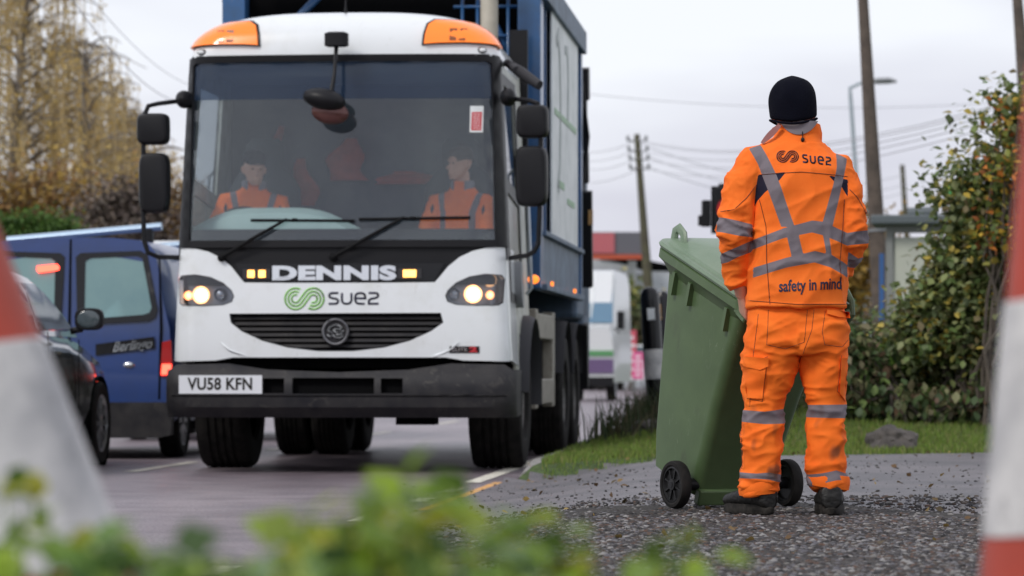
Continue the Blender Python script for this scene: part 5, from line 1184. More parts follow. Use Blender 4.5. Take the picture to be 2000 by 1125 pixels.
def jd(c, n):
    a = arm_k(c); el = math.exp(-((c[2]-1.13)/.10)**2); wr = math.exp(-((c[2]-.93)/.06)**2)
    d = a*(fold(c, 9, 9, 16, .009+.014*el+.012*wr, 3)+fold(c, 16, 16, 30, .004+.005*el, 9))
    t_ = 1-a; waist = math.exp(-((c[2]-1.10)/.12)**2)
    d += t_*(fold(c, 3.2, 3.2, 5.0, .010, 1, 2)+fold(c, 7, 7, 10, .007+.006*waist, 5)+fold((c[0]+c[2]*.5, c[1], c[2]-c[0]*.4), 4, 4, 14, .006, 7))
    x = (c[0]-wx(1612)-(.02*(1.15-c[2])))/.012
    if n[1] < 0 and .86 < c[2] < 1.2: d += .007*math.exp(-x*x)*smooth01((c[2]-.86)/.1)*(1-smooth01((c[2]-1.12)/.08))
    if c[2] < .86: d += .004*math.exp(-((c[2]-.842)/.006)**2)
    if c[2] > 1.5: d *= .3
    return d
displace(me, jd)
bandp = [[(1461, 298), (1484, 290), (1497, 318), (1512, 352), (1546, 452), (1521, 452), (1490, 365), (1478, 330)], [(1631, 306), (1652, 318), (1645, 350), (1619, 455), (1599, 448), (1622, 370), (1630, 335)],
         [(1464, 478), (1525, 455), (1580, 440), (1600, 442), (1654, 465), (1654, 489), (1600, 468), (1580, 463), (1525, 474), (1464, 496)],
         [(1457, 534), (1530, 512), (1585, 499), (1620, 507), (1656, 527), (1656, 551), (1615, 530), (1585, 521), (1530, 531), (1457, 553)],
         [(1531, 470), (1553, 466), (1563, 506), (1541, 512)], [(1600, 460), (1612, 462), (1619, 512), (1609, 512)]]
armp = [[(1398, 431), (1440, 440), (1473, 448), (1475, 472), (1440, 469), (1398, 460)], [(1398, 508), (1414, 500), (1440, 489), (1467, 477), (1467, 499), (1440, 509), (1421, 519), (1398, 524)],
        [(1651, 463), (1700, 456), (1700, 482), (1651, 487)], [(1650, 497), (1674, 512), (1700, 505), (1700, 530), (1661, 529), (1650, 527)]]
navyp = [[(1478, 350), (1530, 346), (1517, 362), (1490, 385), (1477, 400), (1471, 412), (1474, 375)], [(1612, 352), (1655, 360), (1656, 400), (1640, 375), (1622, 362)]]
seaml = [[(1479, 350), (1560, 346), (1652, 353)], [(1480, 398), (1492, 450), (1493, 520), (1499, 602)], [(1645, 398), (1640, 470), (1636, 520), (1640, 575)], [(1405, 421), (1430, 418), (1455, 395), (1476, 368)], [(1655, 378), (1672, 395), (1690, 425)], [(1459, 594), (1550, 602), (1652, 601)]]
bm_ = [[(wx(a), wz(b)) for a, b in p] for p in bandp]; am_ = [[(wx(a), wz(b)) for a, b in p] for p in armp]; nm_ = [[(wx(a), wz(b)) for a, b in p] for p in navyp]; sm_ = [[(wx(a), wz(b)) for a, b in p] for p in seaml]
def is_arm(c): return c[0] < wx(1468)-.002*0 and c[2] < 1.42 or c[0] > wx(1653) and c[2] < 1.40
cut_l = lambda z: wx(1470); 
def fband(c):
    if c[2] > 1.50: return -.02
    ps = am_ if is_arm(c) else bm_; return max(sdist((c[0], c[2]), p) for p in ps)
float_attr(me, 'band', fband)
float_attr(me, 'navy', lambda c: -.02 if (is_arm(c) or c[2] > 1.45) else max(sdist((c[0], c[2]), p) for p in nm_))
def fseam(c):
    if c[2] > 1.5 or c[1] > .08: return -.02
    return .0011-min(pdist((c[0], c[2]), l, False) for l in sm_)
float_attr(me, 'seam', lambda c: -.02)
float_attr(me, 'dirt', lambda c: .0)
jacket = link_mesh('jacket', me, M['hivis'], worker)
jbvh = BVHTree.FromPolygons([v.co.copy() for v in me.vertices], [tuple(p.vertices) for p in me.polygons])
def onback(x, z, o):
    h = jbvh.ray_cast(Vector((x, -1, z)), Vector((0, 1, 0)))
    return Vector((x, (h[0].y if h[0] else -.1)-o-.0012, z))
mb = MB(); swirl(mb, wx(1534), wz(315), 7.6/WS, onback, 0, .0012, .0040); sw_ = mb.build('logo_swirl', M['navy'], jacket)
mb = MB(); wordmark(mb, wx(1563), wz(326), 12.5/WS*1.05, 14.5/WS, 15.2/WS, lambda x, y, o: onback(x, y-.10*(x-wx(1563)), o), 0, .0012, .0066); mb.build('logo_wordmark', M['navy'], jacket)
tm = text_mesh('safety in mind', .062, bold=.0012, extrude=.5, align='LEFT')
xs_ = [v.co.x for v in tm.vertices]; kx = (wx(1639)-wx(1516))/(max(xs_)-min(xs_))
bmx = bmesh.new(); bmx.from_mesh(tm); bmesh.ops.subdivide_edges(bmx, edges=[e for e in bmx.edges if e.calc_length() > .02], cuts=2); bmx.to_mesh(tm); bmx.free()
for v in tm.vertices:
    x = wx(1516)+(v.co.x-min(xs_))*kx; z = wz(568)+v.co.y*1.05+.05*(x-wx(1516)); v.co = onback(x, z, .001 if v.co.z > 0 else 0)
link_mesh('slogan_letters', tm, M['navy'], jacket, False)
# collar: stand-up grey-lined collar, flipped open on the left
mb = MB(); rg = []
for i, a in enumerate(frange(R(-250), R(70), 30)):
    ca, sa = math.cos(a), math.sin(a); cx, cy = wx(1560), .03; rx, ry = .094, .082
    lift = .0+.02*max(0, -sa); fl_ = .02*max(0, -ca-.2)
    rg.append([Vector((cx+rx*ca*1.02, cy+ry*sa*1.02, wz(283)-.03*ca)), Vector((cx+(rx+.004-fl_*.3)*ca, cy+(ry+.004)*sa, wz(262)-.01*ca+lift*.4)), Vector((cx+(rx-.004+fl_)*ca, cy+(ry-.002)*sa, wz(248)-.004*ca+lift*.4-.02*max(0, -ca))), Vector((cx+(rx-.012+fl_)*ca, cy+(ry-.010)*sa, wz(249)-.004*ca+lift*.4-.02*max(0, -ca))), Vector((cx+(rx-.014)*ca, cy+(ry-.012)*sa, wz(283)))])
mb.loft(rg); mb.build('collar', M['cloth'], worker)
mb = MB(); rg = []
for a in frange(R(-140), R(-45), 18):
    ca, sa = math.cos(a), math.sin(a); t = (a-R(-95))/R(48); dz = .052*(1-t*t)+.004
    rg.append([Vector((wx(1562)+.102*ca, .03+.0915*sa, wz(244)-q*dz)) for q in (0, .33, .66, 1)]+[Vector((wx(1562)+.094*ca, .03+.083*sa, wz(244)-q*dz)) for q in (1, .66, .33, 0)])
mb.loft(rg); mb.build('collar_lining', M['reflgrey'], worker)
mb = MB(); rg = []
for t in frange(0, 1, 8):
    a = Vector((wx(1521), -.045, wz(252))).lerp(Vector((wx(1487), -.03, wz(287))), t); wq = .003+.011*math.sin(PI*min(1, t*.75+.15)); rg.append([a+Vector((-wq*.8, -.01, wq*.5)), a+Vector((wq*.8, -.014, -wq*.5)), a+Vector((wq*.8, .0, -wq*.5)), a+Vector((-wq*.8, .0, wq*.5))])
mb.loft(rg); mb.build('collar_flap', mat('collar_flap_red_grey', (.33, .14, .13), .7), worker)
M['piping'] = mat('dark_piping', (.24, .07, .04), .7)
def dens_line(l, st=.008):
    o_ = []
    for a, b in zip(l[:-1], l[1:]):
        k_ = max(1, int(math.hypot(b[0]-a[0], b[1]-a[1])/st)); o_ += [(a[0]+(b[0]-a[0])*q/k_, a[1]+(b[1]-a[1])*q/k_) for q in range(k_)]
    return o_+[l[-1]]
mb = MB()
for l in sm_: ribbon(mb, dens_line(l), .0022, onback, 0, .0012)
mb.build('seam_piping', M['piping'], jacket)
hp = onback(wx(1565), wz(275), .006); mb = MB(); mb.tube([hp+Vector((0, .004, .02)), hp+Vector((0, -.004, .004)), hp+Vector((.001, -.002, -.006))], .0022, 6); mb.ball(hp+Vector((.0, -.004, -.013)), (.0075, .006, .010), 10, 7); mb.build('hood_toggle', M['black'], worker)
# trousers
mb = MB()
mb.rings([prow(585, 1470, 1645, .01, .125), prow(612, 1462, 1650, .01, .132), prow(645, 1459, 1657, .0, .140), prow(675, 1456, 1657, -.005, .138), prow(697, 1460, 1653, .0, .12)], 36, 2.5)
mb.rings([prow(640, 1462, 1560, .0, .13), prow(680, 1455, 1565, .0, .125), prow(720, 1450, 1558, .0, .112), prow(760, 1450, 1545, .005, .10), prow(800, 1455, 1530, .0, .086), prow(840, 1453, 1528, -.005, .082), prow(880, 1447, 1526, -.005, .083), prow(920, 1451, 1523, .0, .085), prow(950, 1446, 1521, .005, .088), prow(972, 1448, 1514, .01, .080)], 28, 2.2)
mb.rings([prow(640, 1560, 1655, .0, .13), prow(680, 1558, 1656, .0, .122), prow(720, 1562, 1652, .005, .108), prow(760, 1570, 1651, .005, .096), prow(800, 1578, 1649, .0, .084), prow(840, 1578, 1649, .0, .082), prow(880, 1577, 1649, .0, .083), prow(920, 1574, 1651, .0, .086), prow(950, 1580, 1657, .005, .088), prow(962, 1588, 1656, .005, .078)], 28, 2.2)
me = remesh(mb, .0062, 5)
def td(c, n):
    z = c[2]; kn = math.exp(-((z-.36)/.10)**2); cu = math.exp(-((z-.10)/.06)**2); cr_ = math.exp(-((z-.66)/.10)**2)
    d = fold(c, 6, 6, 10, .011, 11)+fold((c[0]+c[2]*.6*(1 if c[0] > .02 else -1), c[1], c[2]), 10, 10, 20, .006+.009*kn+.009*cu, 13)+fold((c[0]-c[2]*.8*(1 if c[0] > .02 else -1), c[1], c[2]), 6, 6, 16, .013*cr_+.003, 15)+fold(c, 5, 5, 30, .013*cu, 17)
    return d*(.6 if z > .78 else 1)
displace(me, td)
tb = [[(1440, 806), (1490, 810), (1535, 804), (1535, 833), (1490, 834), (1440, 829)], [(1440, 928), (1475, 930), (1500, 928), (1530, 934), (1530, 950), (1500, 942), (1475, 940), (1440, 940)],
      [(1570, 797), (1660, 796), (1660, 823), (1570, 821)], [(1568, 934), (1600, 930), (1630, 924), (1662, 934), (1662, 942), (1630, 943), (1600, 950), (1575, 960), (1566, 950)]]
tsm = [[(1497, 612), (1493, 680), (1530, 688), (1565, 675), (1572, 612)], [(1607, 615), (1600, 655), (1605, 680), (1640, 684), (1655, 670)], [(1585, 612), (1580, 650), (1565, 690), (1557, 725)], [(1478, 620), (1468, 700), (1462, 800)], [(1448, 705), (1470, 712), (1496, 703)], [(1460, 725), (1458, 785), (1486, 790), (1495, 705)], [(1640, 700), (1632, 770), (1648, 785)], [(1446, 845), (1448, 925)]]
tb_ = [[(wx(a), wz(b)) for a, b in p] for p in tb]; ts_ = [[(wx(a), wz(b)) for a, b in p] for p in tsm]
float_attr(me, 'band', lambda c: max(sdist((c[0], c[2]), p) for p in tb_))
float_attr(me, 'seam', lambda c: -.02)
float_attr(me, 'navy', lambda c: -.02)
float_attr(me, 'dirt', lambda c: max(0, min(.75, (noise.noise(Vector((c[0]*22, c[1]*22, c[2]*14)))-.30)*2.2*smooth01((.62-c[2])/.5)+(1.6*(noise.noise(Vector(c)*60)-.2) if c[2] < .1 else 0))))
trousers = link_mesh('trousers', me, M['hivis_t'], worker)
tbvh = BVHTree.FromPolygons([v.co.copy() for v in me.vertices], [tuple(p.vertices) for p in me.polygons])
def onleg(x, z, o):
    h = tbvh.ray_cast(Vector((x, -1, z)), Vector((0, 1, 0))); return Vector((x, (h[0].y if h[0] else -.05)-o, z))
mb = MB()
for l in ts_: ribbon(mb, dens_line(l), .0018, onleg, 0, .0010)
mb.build('seam_stitching', M['piping'], trousers)
def pocket(name, pts, th=.008):
    q = [(wx(a), wz(b)) for a, b in pts]; mb = MB(); mb.patch(q, onleg, -.012, th, (), .012); o = mb.build(name, M['cloth'], worker, True, auto=50); return o
pocket('cargo_pocket', [(1452, 722), (1492, 716), (1486, 785), (1456, 783)]); pocket('pocket_flap', [(1450, 702), (1497, 706), (1496, 722), (1480, 729), (1450, 722)], .014)
pocket('pocket_flap', [(1610, 612), (1656, 616), (1658, 628), (1634, 626), (1610, 620)], .012)
pocket('cargo_pocket', [(1639, 705), (1650, 706), (1651, 790), (1637, 775)], .012)
# rolled cuffs
for (cx, cyz, rx, rz_) in ((1482, 957, .078, .026), (1619, 944, .082, .024)):
    mb = MB(); rg = []
    for t in frange(0, 1, 7):
        ring = []
        for q in range(40):
            a = 2*PI*q/40; k_ = 1+.05*math.sin(t*PI)+.03*noise.noise(Vector((math.cos(a)*2, math.sin(a)*2, t*3+cx))); sl = -.012*math.cos(a) if cx > 1550 else .006*math.cos(a)
            ring.append((wx(cx)+rx*k_*math.cos(a), .008+.09*k_*math.sin(a), wz(cyz)+.026-t*.056+sl))
        rg.append(ring)
    mb.loft(rg); o = mb.build('trouser_cuff', M['cloth'], worker, True, auto=60)
# beanie and head, body
Mh = Matrix.Translation((wx(1553), .05, wz(285)+.01)) @ Matrix.Rotation(PI-R(4), 4, 'Z') @ Matrix.Rotation(R(2), 4, 'Y')
mb = MB(); head(mb, Mh, 1.0)
mb.tube([(wx(1556), .06, wz(330)), (wx(1555), .06, wz(290)), (wx(1553), .05, wz(258))], [.07, .062, .06], 14)
mb.rings([(0.02, .0, .80, .15, .10), (.02, 0, 1.0, .15, .10), (.02, 0, 1.25, .15, .10), (.02, 0, 1.40, .13, .08), (.02, .01, 1.47, .08, .06)], 20)
for sh, el_, wr_, sg in ((LSh, LE, LH, -1), (RSh, RE, RH, 1)):
    mb.tube([sh.lerp(Vector((.02, 0, 1.4)), .5), sh, sh.lerp(el_, .5), el_, el_.lerp(wr_, .5), wr_], [.06, .055, .048, .042, .036, .027], 12)
hand(mb, LH, Vector((.12, .40, -.70)), Vector((-.6, -.35, .3)), 1, 200)
hand(mb, RH, Vector((-.05, .75, -.5)), Vector((.1, .4, .8)), -1, 200)
for x0, x1 in ((1505, 1482), (1612, 1620)): mb.tube([(wx(x0), 0, .82), (wx(x0)*.5+wx(x1)*.5, 0, .45), (wx(x1), .0, .06)], [.085, .058, .04], 14)
me = remesh(mb, .0052, 2); body = link_mesh('body', me, M['skin'], worker)
beanie(worker, Mh, .075, .266, 1.0, 1.10)
# boots
def boot(cx, cy, yaw, sc=1.0):
    Mx = Matrix.Translation((cx, cy, 0)) @ Matrix.Rotation(yaw, 4, 'Z') @ Matrix.Diagonal((1.28, 1.06, 1.12, 1)); mb = MB(); rg = []
    for (y, hw, h, zc) in ((-.085, .022, .045, .05), (-.075, .034, .085, .0), (-.04, .038, .10, 0), (.0, .039, .095, 0), (.05, .041, .082, 0), (.10, .047, .066, 0), (.15, .049, .056, 0), (.185, .044, .050, 0), (.205, .030, .040, 0), (.212, .012, .028, 0)):
        ring = []
        for q in range(18):
            a = 2*PI*q/18; ca, sa = math.cos(a), math.sin(a); zz = .020+max(0, h*(.5+.5*math.copysign(abs(sa)**.8, sa))); ring.append(Mx @ Vector((hw*math.copysign(abs(ca)**.75, ca), y, zz)))
        rg.append(ring)
    mb.loft(rg); mb.tube([Mx @ Vector((0, -.035, .05)), Mx @ Vector((0, -.038, .10)), Mx @ Vector((0, -.036, .118))], [(.038, .046), (.034, .044), (.033, .042)], 16)
    me = remesh(mb, .0045, 3); displace(me, lambda c, n: fold(c, 30, 30, 60, .0018, 2)); bo = link_mesh('boot', me, M['boot'], worker)
    mb = MB(); outl = []
    for q in range(36):
        a = 2*PI*q/36; y = .063+.153*math.sin(a); hw = .046+.012*math.sin(a); outl.append((hw*math.copysign(abs(math.cos(a))**.7, math.cos(a)), y))
    rg = [[Mx @ Vector((x*k_, .063+(y-.063)*k_, z)) for x, y in outl] for z, k_ in ((0.0, .96), (.008, 1.0), (.022, 1.0), (.026, .97), (.034, .96))]
    mb.loft(rg); so = mb.build('sole', M['sole'], bo)
    mb = MB()
    for i in range(4): y = .03+.025*i; z = .128-.018*i; mb.tube([Mx @ Vector((-.025, y, z-.012)), Mx @ Vector((0, y+.004, z)), Mx @ Vector((.025, y, z-.012))], .003, 5)
    mb.build('laces', M['trim'], bo)
boot(wx(1483), .02, R(27)); boot(wx(1622), .0, R(-3))

# driver and passenger
def seated(name_label, x, y, hz, faceyaw, cap, sc=1.0, arms_to=None, lean=.10):
    "truck-local seat position; hz = chin height"
    org = TRK+Matrix.Rotation(-TH, 3, 'Z') @ Vector((x, y, 1.0)); root = empty('person', org, -TH); tag(root, name_label, 'person'); Z = hz-1.0
    Mh = Matrix.Translation((0, -.03, Z)) @ Matrix.Rotation(faceyaw, 4, 'Z'); sh = Z-lean
    mb = MB(); head(mb, Mh, 1.0); mb.tube([(0, .03, sh-.05), (0, .02, sh+.05), (0, .0, Z+.05)], [.07, .06, .058], 12)
    mb.rings([(0, .05, .45, .17, .12), (0, .06, .7, .15, .10), (0, .04, sh-.12, .17, .10), (0, .03, sh-.02, .14, .08)], 20)
    J = []
    for s, tgt in zip((-1, 1), arms_to):
        S0 = Vector((s*.19, .03, sh-.07)); W = Vector(tgt); E = S0.lerp(W, .5)+Vector((s*.09, .04, -.13)); J.append((S0, E, W, s))
        mb.tube([S0+Vector((-s*.07, 0, .01)), S0, E, W], [.055, .05, .042, .028], 10); hand(mb, W, Vector((-s*.3, -.7, .2)), Vector((s*.2, -.3, .8)), -s, 170)
        mb.tube([(s*.10, 0, .50), (s*.13, -.42, .52), (s*.13, -.46, .12)], [.09, .07, .05], 10)
    me = remesh(mb, .008, 1); bd = link_mesh('body', me, M['skin'], root); eyes(bd, Mh)
    mb = MB(); mb.rings([(0, .05, .42, .20, .15), (0, .05, .6, .20, .15), (0, .04, sh-.25, .205, .14), (0, .03, sh-.12, .20, .125), (0, .03, sh-.02, .14, .09), (0, .025, sh+.045, .082, .075), (0, .02, sh+.085, .078, .072)], 30)
    for S0, E, W, s in J: mb.tube([S0+Vector((-s*.07, 0, .01)), S0, S0.lerp(E, .5), E, E.lerp(W, .5), W.lerp(E, .12)], [.07, .078, .07, .064, .056, .046], 14)
    me = remesh(mb, .009, 3); displace(me, lambda c, n: fold(c, 8, 8, 14, .008, x))
    def bandf(c):
        a = [.024-abs(abs(c[0])-.115-.25*max(0, c[2]-(sh-.15)))] if abs(c[0]) < .19 else [-.02]
        if abs(c[0]) >= .19: a.append(.022-abs(c[2]-(sh-.30)-.2*(abs(c[0])-.2)))
        a.append(.022-abs(c[2]-(sh-.42))); return max(-.02, min(.02, max(a)))
    float_attr(me, 'band', bandf); float_attr(me, 'navy', lambda c: max(-.02, min(.02, .014-abs(abs(c[0])-.20)-.3*abs(c[2]-sh+.12)))); float_attr(me, 'seam', lambda c: .004-abs(c[0]) if c[1] < 0 and c[2] < sh+.03 else -.02); float_attr(me, 'dirt', lambda c: 0)
    link_mesh('jacket', me, M['hivis'], root)
    mb = MB(); mb.rings([(0, 0, .38, .19, .16), (0, 0, .50, .19, .16), (0, .0, .56, .16, .14)], 20)
    for s in (-1, 1): mb.tube([(s*.10, 0, .48), (s*.13, -.42, .50), (s*.13, -.46, .12)], [.10, .085, .07], 12)
    mb.build('trousers', M['navy'], root)
    mb = MB(); rg = []
    for a in frange(R(-60), R(240), 18): rg.append([Vector((.080*math.cos(a)*k_, .02+.076*math.sin(a)*k_, sh+zz)) for k_, zz in ((1.12, .02), (1.16, .075), (1.03, .09), (1.0, .02))])
    mb.loft(rg); mb.build('collar', M['reflgrey'], root)
    if cap: beanie(root, Mh, .160, .268, 1.0, .99)
    else:
        hr = beanie(root, Mh, .142, .250, 1.0, .93); hr.name = 'hair'; hr.data.materials.clear(); hr.data.materials.append(mat('brown_hair', (.05, .035, .025), .8))
    return root
dsc = (24.75+1.05)/24.9
seated('truck driver in black beanie and orange jacket behind the steering wheel', -.80, .98, 2.10, R(16), True, lean=.055, arms_to=((-.19, -.20, .78), (.15, -.20, .78))).rotation_euler = (R(3), R(2), -TH+R(6))
seated('passenger in orange hi-vis jacket in the truck cab, below the red windscreen sticker', .745, 1.20, 2.15, R(-34), False, arms_to=((-.16, -.36, .62), (.12, -.36, .66))).rotation_euler = (R(4), R(2), -TH-R(14))

# ------------------------------------------------------------------ wheelie bin
bin_ = empty('wheelie_bin', (.936, 14.95, .262)); bin_.rotation_euler = (Matrix.Rotation(R(207), 3, 'Z') @ Matrix.Rotation(-R(20), 3, 'X')).to_euler()
tag(bin_, 'green plastic wheelie bin with two black wheels, tipped back towards the worker', 'wheelie bin')
def rrect(x0, x1, y0, y1, r, z, n=6):
    pts = []
    for cx, cy, a0 in ((x1-r, y1-r, 0), (x0+r, y1-r, 90), (x0+r, y0+r, 180), (x1-r, y0+r, 270)):
        for q in range(n+1): a = R(a0+90*q/n); pts.append(Vector((cx+r*math.cos(a), cy+r*math.sin(a), z)))
    return pts
mb = MB(); rg = []
for z, xw, ya, yb in ((-.055, .17, -.33, .01), (-.045, .188, -.365, .03), (.10, .197, -.395, .045), (.40, .212, -.425, .095), (.70, .226, -.455, .160), (.80, .231, -.465, .185), (.86, .235, -.475, .20)):
    rg.append(rrect(-xw, xw, ya, yb, .045, z))
mb.loft(rg); mb.build('bin_body', M['bin'], bin_, True, auto=50)
mb = MB(); rg = [rrect(-a, a, b, c_, .06, z) for a, b, c_, z in ((.228, -.47, .19, .79), (.247, -.515, .215, .835), (.262, -.535, .238, .85), (.262, -.535, .238, .885), (.253, -.52, .23, .89), (.235, -.5, .2, .885))]
mb.loft(rg); 
for s in (-1, 1):
    for y in (-.36, -.22, .10): mb.box((s*.235, y, .775), (.035, .022, .10))
for x in (-.12, .12): mb.box((x, .195, .76), (.022, .05, .11))
mb.build('rim_flange', M['bin'], bin_, True, auto=40)
mb = MB(); rg = [rrect(-a, a, b, c_, r_, z) for a, b, c_, r_, z in ((.260, -.54, .22, .06, .893), (.266, -.548, .225, .062, .905), (.260, -.54, .22, .06, .918), (.240, -.515, .205, .055, .920), (.234, -.508, .20, .055, .932), (.222, -.49, .19, .055, .936), (.175, -.42, .16, .06, .955), (.11, -.30, .08, .06, .966), (.03, -.18, -.08, .02, .968))]
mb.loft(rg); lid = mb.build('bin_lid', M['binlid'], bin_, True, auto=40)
for s in (-1, 1):
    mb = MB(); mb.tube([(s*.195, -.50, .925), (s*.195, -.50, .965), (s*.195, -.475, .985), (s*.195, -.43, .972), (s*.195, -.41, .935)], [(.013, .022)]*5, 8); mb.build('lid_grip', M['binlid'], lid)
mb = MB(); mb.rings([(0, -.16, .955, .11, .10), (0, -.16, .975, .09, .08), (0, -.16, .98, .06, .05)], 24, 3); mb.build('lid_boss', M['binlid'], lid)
mb = MB(); mb.tube([(-.222, .262, .855), (.244, .262, .855)], .0165, 14); mb.build('handle_bar', M['black'], bin_)
for s in (-1, 1):
    mb = MB(); mb.tube([(s*.245, .13, .93), (s*.252, .20, .94), (s*.252, .255, .91), (s*.252, .278, .862), (s*.250, .26, .825), (s*.245, .19, .835)], [(.012, .012)]*6, 8); mb.box((s*.25, .21, .865), (.014, .07, .06)); mb.ball((s*.245, .262, .855), .024, 12, 8); mb.build('handle_bracket', M['bin'], bin_)
mb = MB(); mb.tube([(-.30, 0, 0), (.30, 0, 0)], .012, 12); mb.tube([(-.255, .0, 0), (-.17, .0, 0)], .026, 12); mb.tube([(.255, .0, 0), (.17, .0, 0)], .026, 12); mb.build('axle', M['black'], bin_)
mb = MB(); mb.box((0, .03, -.045), (.36, .045, .07)); mb.build('axle_housing', M['bin'], bin_, False, bevel=.008)
for s in (-1, 1):
    mb = MB(); x = s*.275; mb.lathe([(.078, -.020), (.084, -.024), (.096, -.023), (.101, -.014), (.102, 0), (.101, .014), (.096, .023), (.084, .024), (.078, .020)], (x, 0, 0), 'X', 44); wo = mb.build('bin_wheel', M['rubber'], bin_)
    mb = MB(); mb.lathe([(.079, -.018), (.079, .018), (.070, .020), (.066, .008), (.026, .008), (.024, .022), (.0, .024)], (x, 0, 0), 'X', 36); mb.lathe([(.079, -.018), (.066, -.014), (.026, -.014), (.0, -.02)], (x, 0, 0), 'X', 36)
    for q in range(8): a = 2*PI*q/8; mb.box((x+s*.010, .046*math.cos(a), .046*math.sin(a)), (.014, .006, .042), rx=a-PI/2)
    mb.build('wheel_hub', M['hub'], wo)

# ------------------------------------------------------------------ traffic cones
def cone(label, ax, az, d, z0, tilt, hgt=1.0):
    "axis passes px-derived world x = ax at world height az"
    root = empty('traffic_cone', (ax+(az-z0)*math.tan(R(tilt)), d, z0)); root.rotation_euler = (0, -R(tilt), 0); tag(root, label, 'traffic cone')
    rr = lambda h: .03+(hgt-h)*.236
    mb = MB(); mb.lathe([(rr(.05), .05), (rr(.435), .435), (rr(.706), .706), (rr(.985), .985), (rr(.985)-.008, .995), (.0, .995)], axis='Z', n=48); mb.build('cone_body', M['conered'], root)
    mb = MB(); mb.lathe([(rr(.435), .433), (rr(.435)+.003, .435), (rr(.706)+.003, .706), (rr(.706), .708)], axis='Z', n=48); mb.build('reflective_sleeve', M['conewhite'], root)
    mb = MB(); rg = [rrect(-a, a, -a, a, .08, z) for a, z in ((.29, 0), (.30, .01), (.30, .04), (.27, .055))]; mb.loft(rg); mb.build('cone_base', M['black'], root)
    return root
cone('red and white traffic cone close to the camera at the left edge, leaning left', -.664, .80, 4.2, .080, 8.0)
cone('red and white traffic cone close to the camera, cut off by the right edge', .691, .84, 4.2, .15, 8.0)

# ------------------------------------------------------------------ vehicles on the left
def car_wheel(parent, x, y, r, wd, sg, rimm):
    mb = MB(); h = wd/2; mb.lathe([(r*.66, -h*.9), (r*.72, -h), (r*.93, -h), (r*.99, -h*.8), (r, -h*.3), (r, h*.3), (r*.99, h*.8), (r*.93, h), (r*.72, h), (r*.66, h*.9)], (x, y, r), 'X', 40); wo = mb.build('wheel', M['rubber'], parent)
    mb = MB(); mb.lathe([(r*.67, -h*.85), (r*.68, sg*h*.9), (r*.62, sg*h*.8), (r*.6, sg*h*.1), (r*.2, sg*h*.2), (0, sg*h*.6)], (x, y, r), 'X', 30); mb.build('wheel_well', M['under'], wo)
    mb = MB()
    for q in range(10): a = 2*PI*q/10; mb.box((x+sg*h*.72, y+r*.36*math.cos(a), r+r*.36*math.sin(a)), (.03, .035, r*.56), rx=a-PI/2)
    mb.lathe([(r*.60, sg*h*.78), (r*.67, sg*h*.95), (r*.70, sg*h*.9)], (x, y, r), 'X', 30); mb.ball((x+sg*h*.8, y, r), (.02, .06, .06), 12, 8); mb.build('wheel_rim', rimm, wo)
# blue van seen from behind
VR = uv(-6.08, 28.5, 0); van = empty('small_van', VR, -TH); tag(van, 'blue van seen from behind with lit brake lights and roof bars, left of the truck', 'van')
VS = F/28.7; vx = lambda px: (px-122)/VS; vz = lambda py: CZ+(HY-py)/VS
prof = [(0, vz(461)), (.35, vz(462)), (.58, vz(467)), (.66, vz(474)), (.715, vz(490)), (.745, vz(520)), (.795, vz(590)), (.85, vz(640)), (.865, vz(700)), (.865, vz(770)), (.85, .36), (.80, .30), (0, .30)]
full = [(-x, z) for x, z in prof[1:-1]][::-1]; ring2 = [prof[0]]+prof[1:]+full
ring2 = prof+[(-x, z) for x, z in prof[::-1][1:-1]]
mb = MB(); rg = []
for y, k_, zk_ in ((.0, .985, 1), (.04, 1.0, 1), (.6, 1.0, 1.0), (1.8, 1, 1.0), (2.6, .99, .985), (3.0, .97, .90), (3.35, .96, .66), (4.0, .92, .56), (4.1, .85, .48)):
    rg.append([Vector((x*k_, y+(.10*max(0, z-1.0) if y < .1 else 0), .3+(z-.3)*zk_)) for x, z in ring2])
mb.loft(rg); mb.build('body', M['vanblue'], van, True, auto=50)
def vq(name, pts, m, a, b, parent=van, st=.12, holes=()):
    return MB().patch([(vx(x), vz(y)) for x, y in pts], lambda x, z, o: Vector((x, .10*max(0, z-1.0)-o, z)), a, b, [[(vx(x), vz(y)) for x, y in h] for h in holes], st).build(name, m, parent)
win = [(152, 508), (162, 502), (255, 498), (266, 503), (286, 600), (282, 610), (270, 614), (162, 622), (152, 616)]
gas = [(133, 500), (142, 492), (262, 488), (276, 496), (298, 604), (294, 620), (280, 627), (150, 634), (138, 628)]
for mir in (0, 1):
    f = (lambda q: [(244-x, y) for x, y in q][::-1]) if mir else (lambda q: q)
    g_ = vq('window_gasket', f(gas), M['blackgloss'], -.02, .006, van, .1, [f(win)]); vq('window_pane', f(win), M['vanglass'], -.02, -.002, g_)
    vq('tail_lamp', f([(309, 668), (326, 664), (330, 735), (305, 735)]), M['redlens'], -.02, .02); vq('brake_lamp_bulb', f([(309, 711), (327, 711), (327, 732), (307, 732)]), M['redlit'], .018, .026)
vq('door_seam', [(120, 465), (124, 465), (124, 790), (120, 790)], M['under'], -.01, .003)
vq('door_edge', [(298, 500), (301, 500), (308, 640), (304, 780), (300, 780), (303, 640)], M['under'], -.01, .003)
vq('handle_panel', [(176, 672), (292, 657), (294, 680), (176, 694)], M['blackgloss'], 0, .012)
vq('high_brake_lamp', [(56, 518), (96, 514), (101, 519), (100, 526), (60, 531), (56, 526)], M['redlit'], 0, .02)
vq('rear_bumper', [(-90, 786), (320, 786), (330, 800), (328, 850), (300, 856), (-80, 856), (-88, 840)], M['bumper'], -.05, .07)
ml = text_mesh('Berlingo', .115, bold=.0015, extrude=.5, shear=.4)
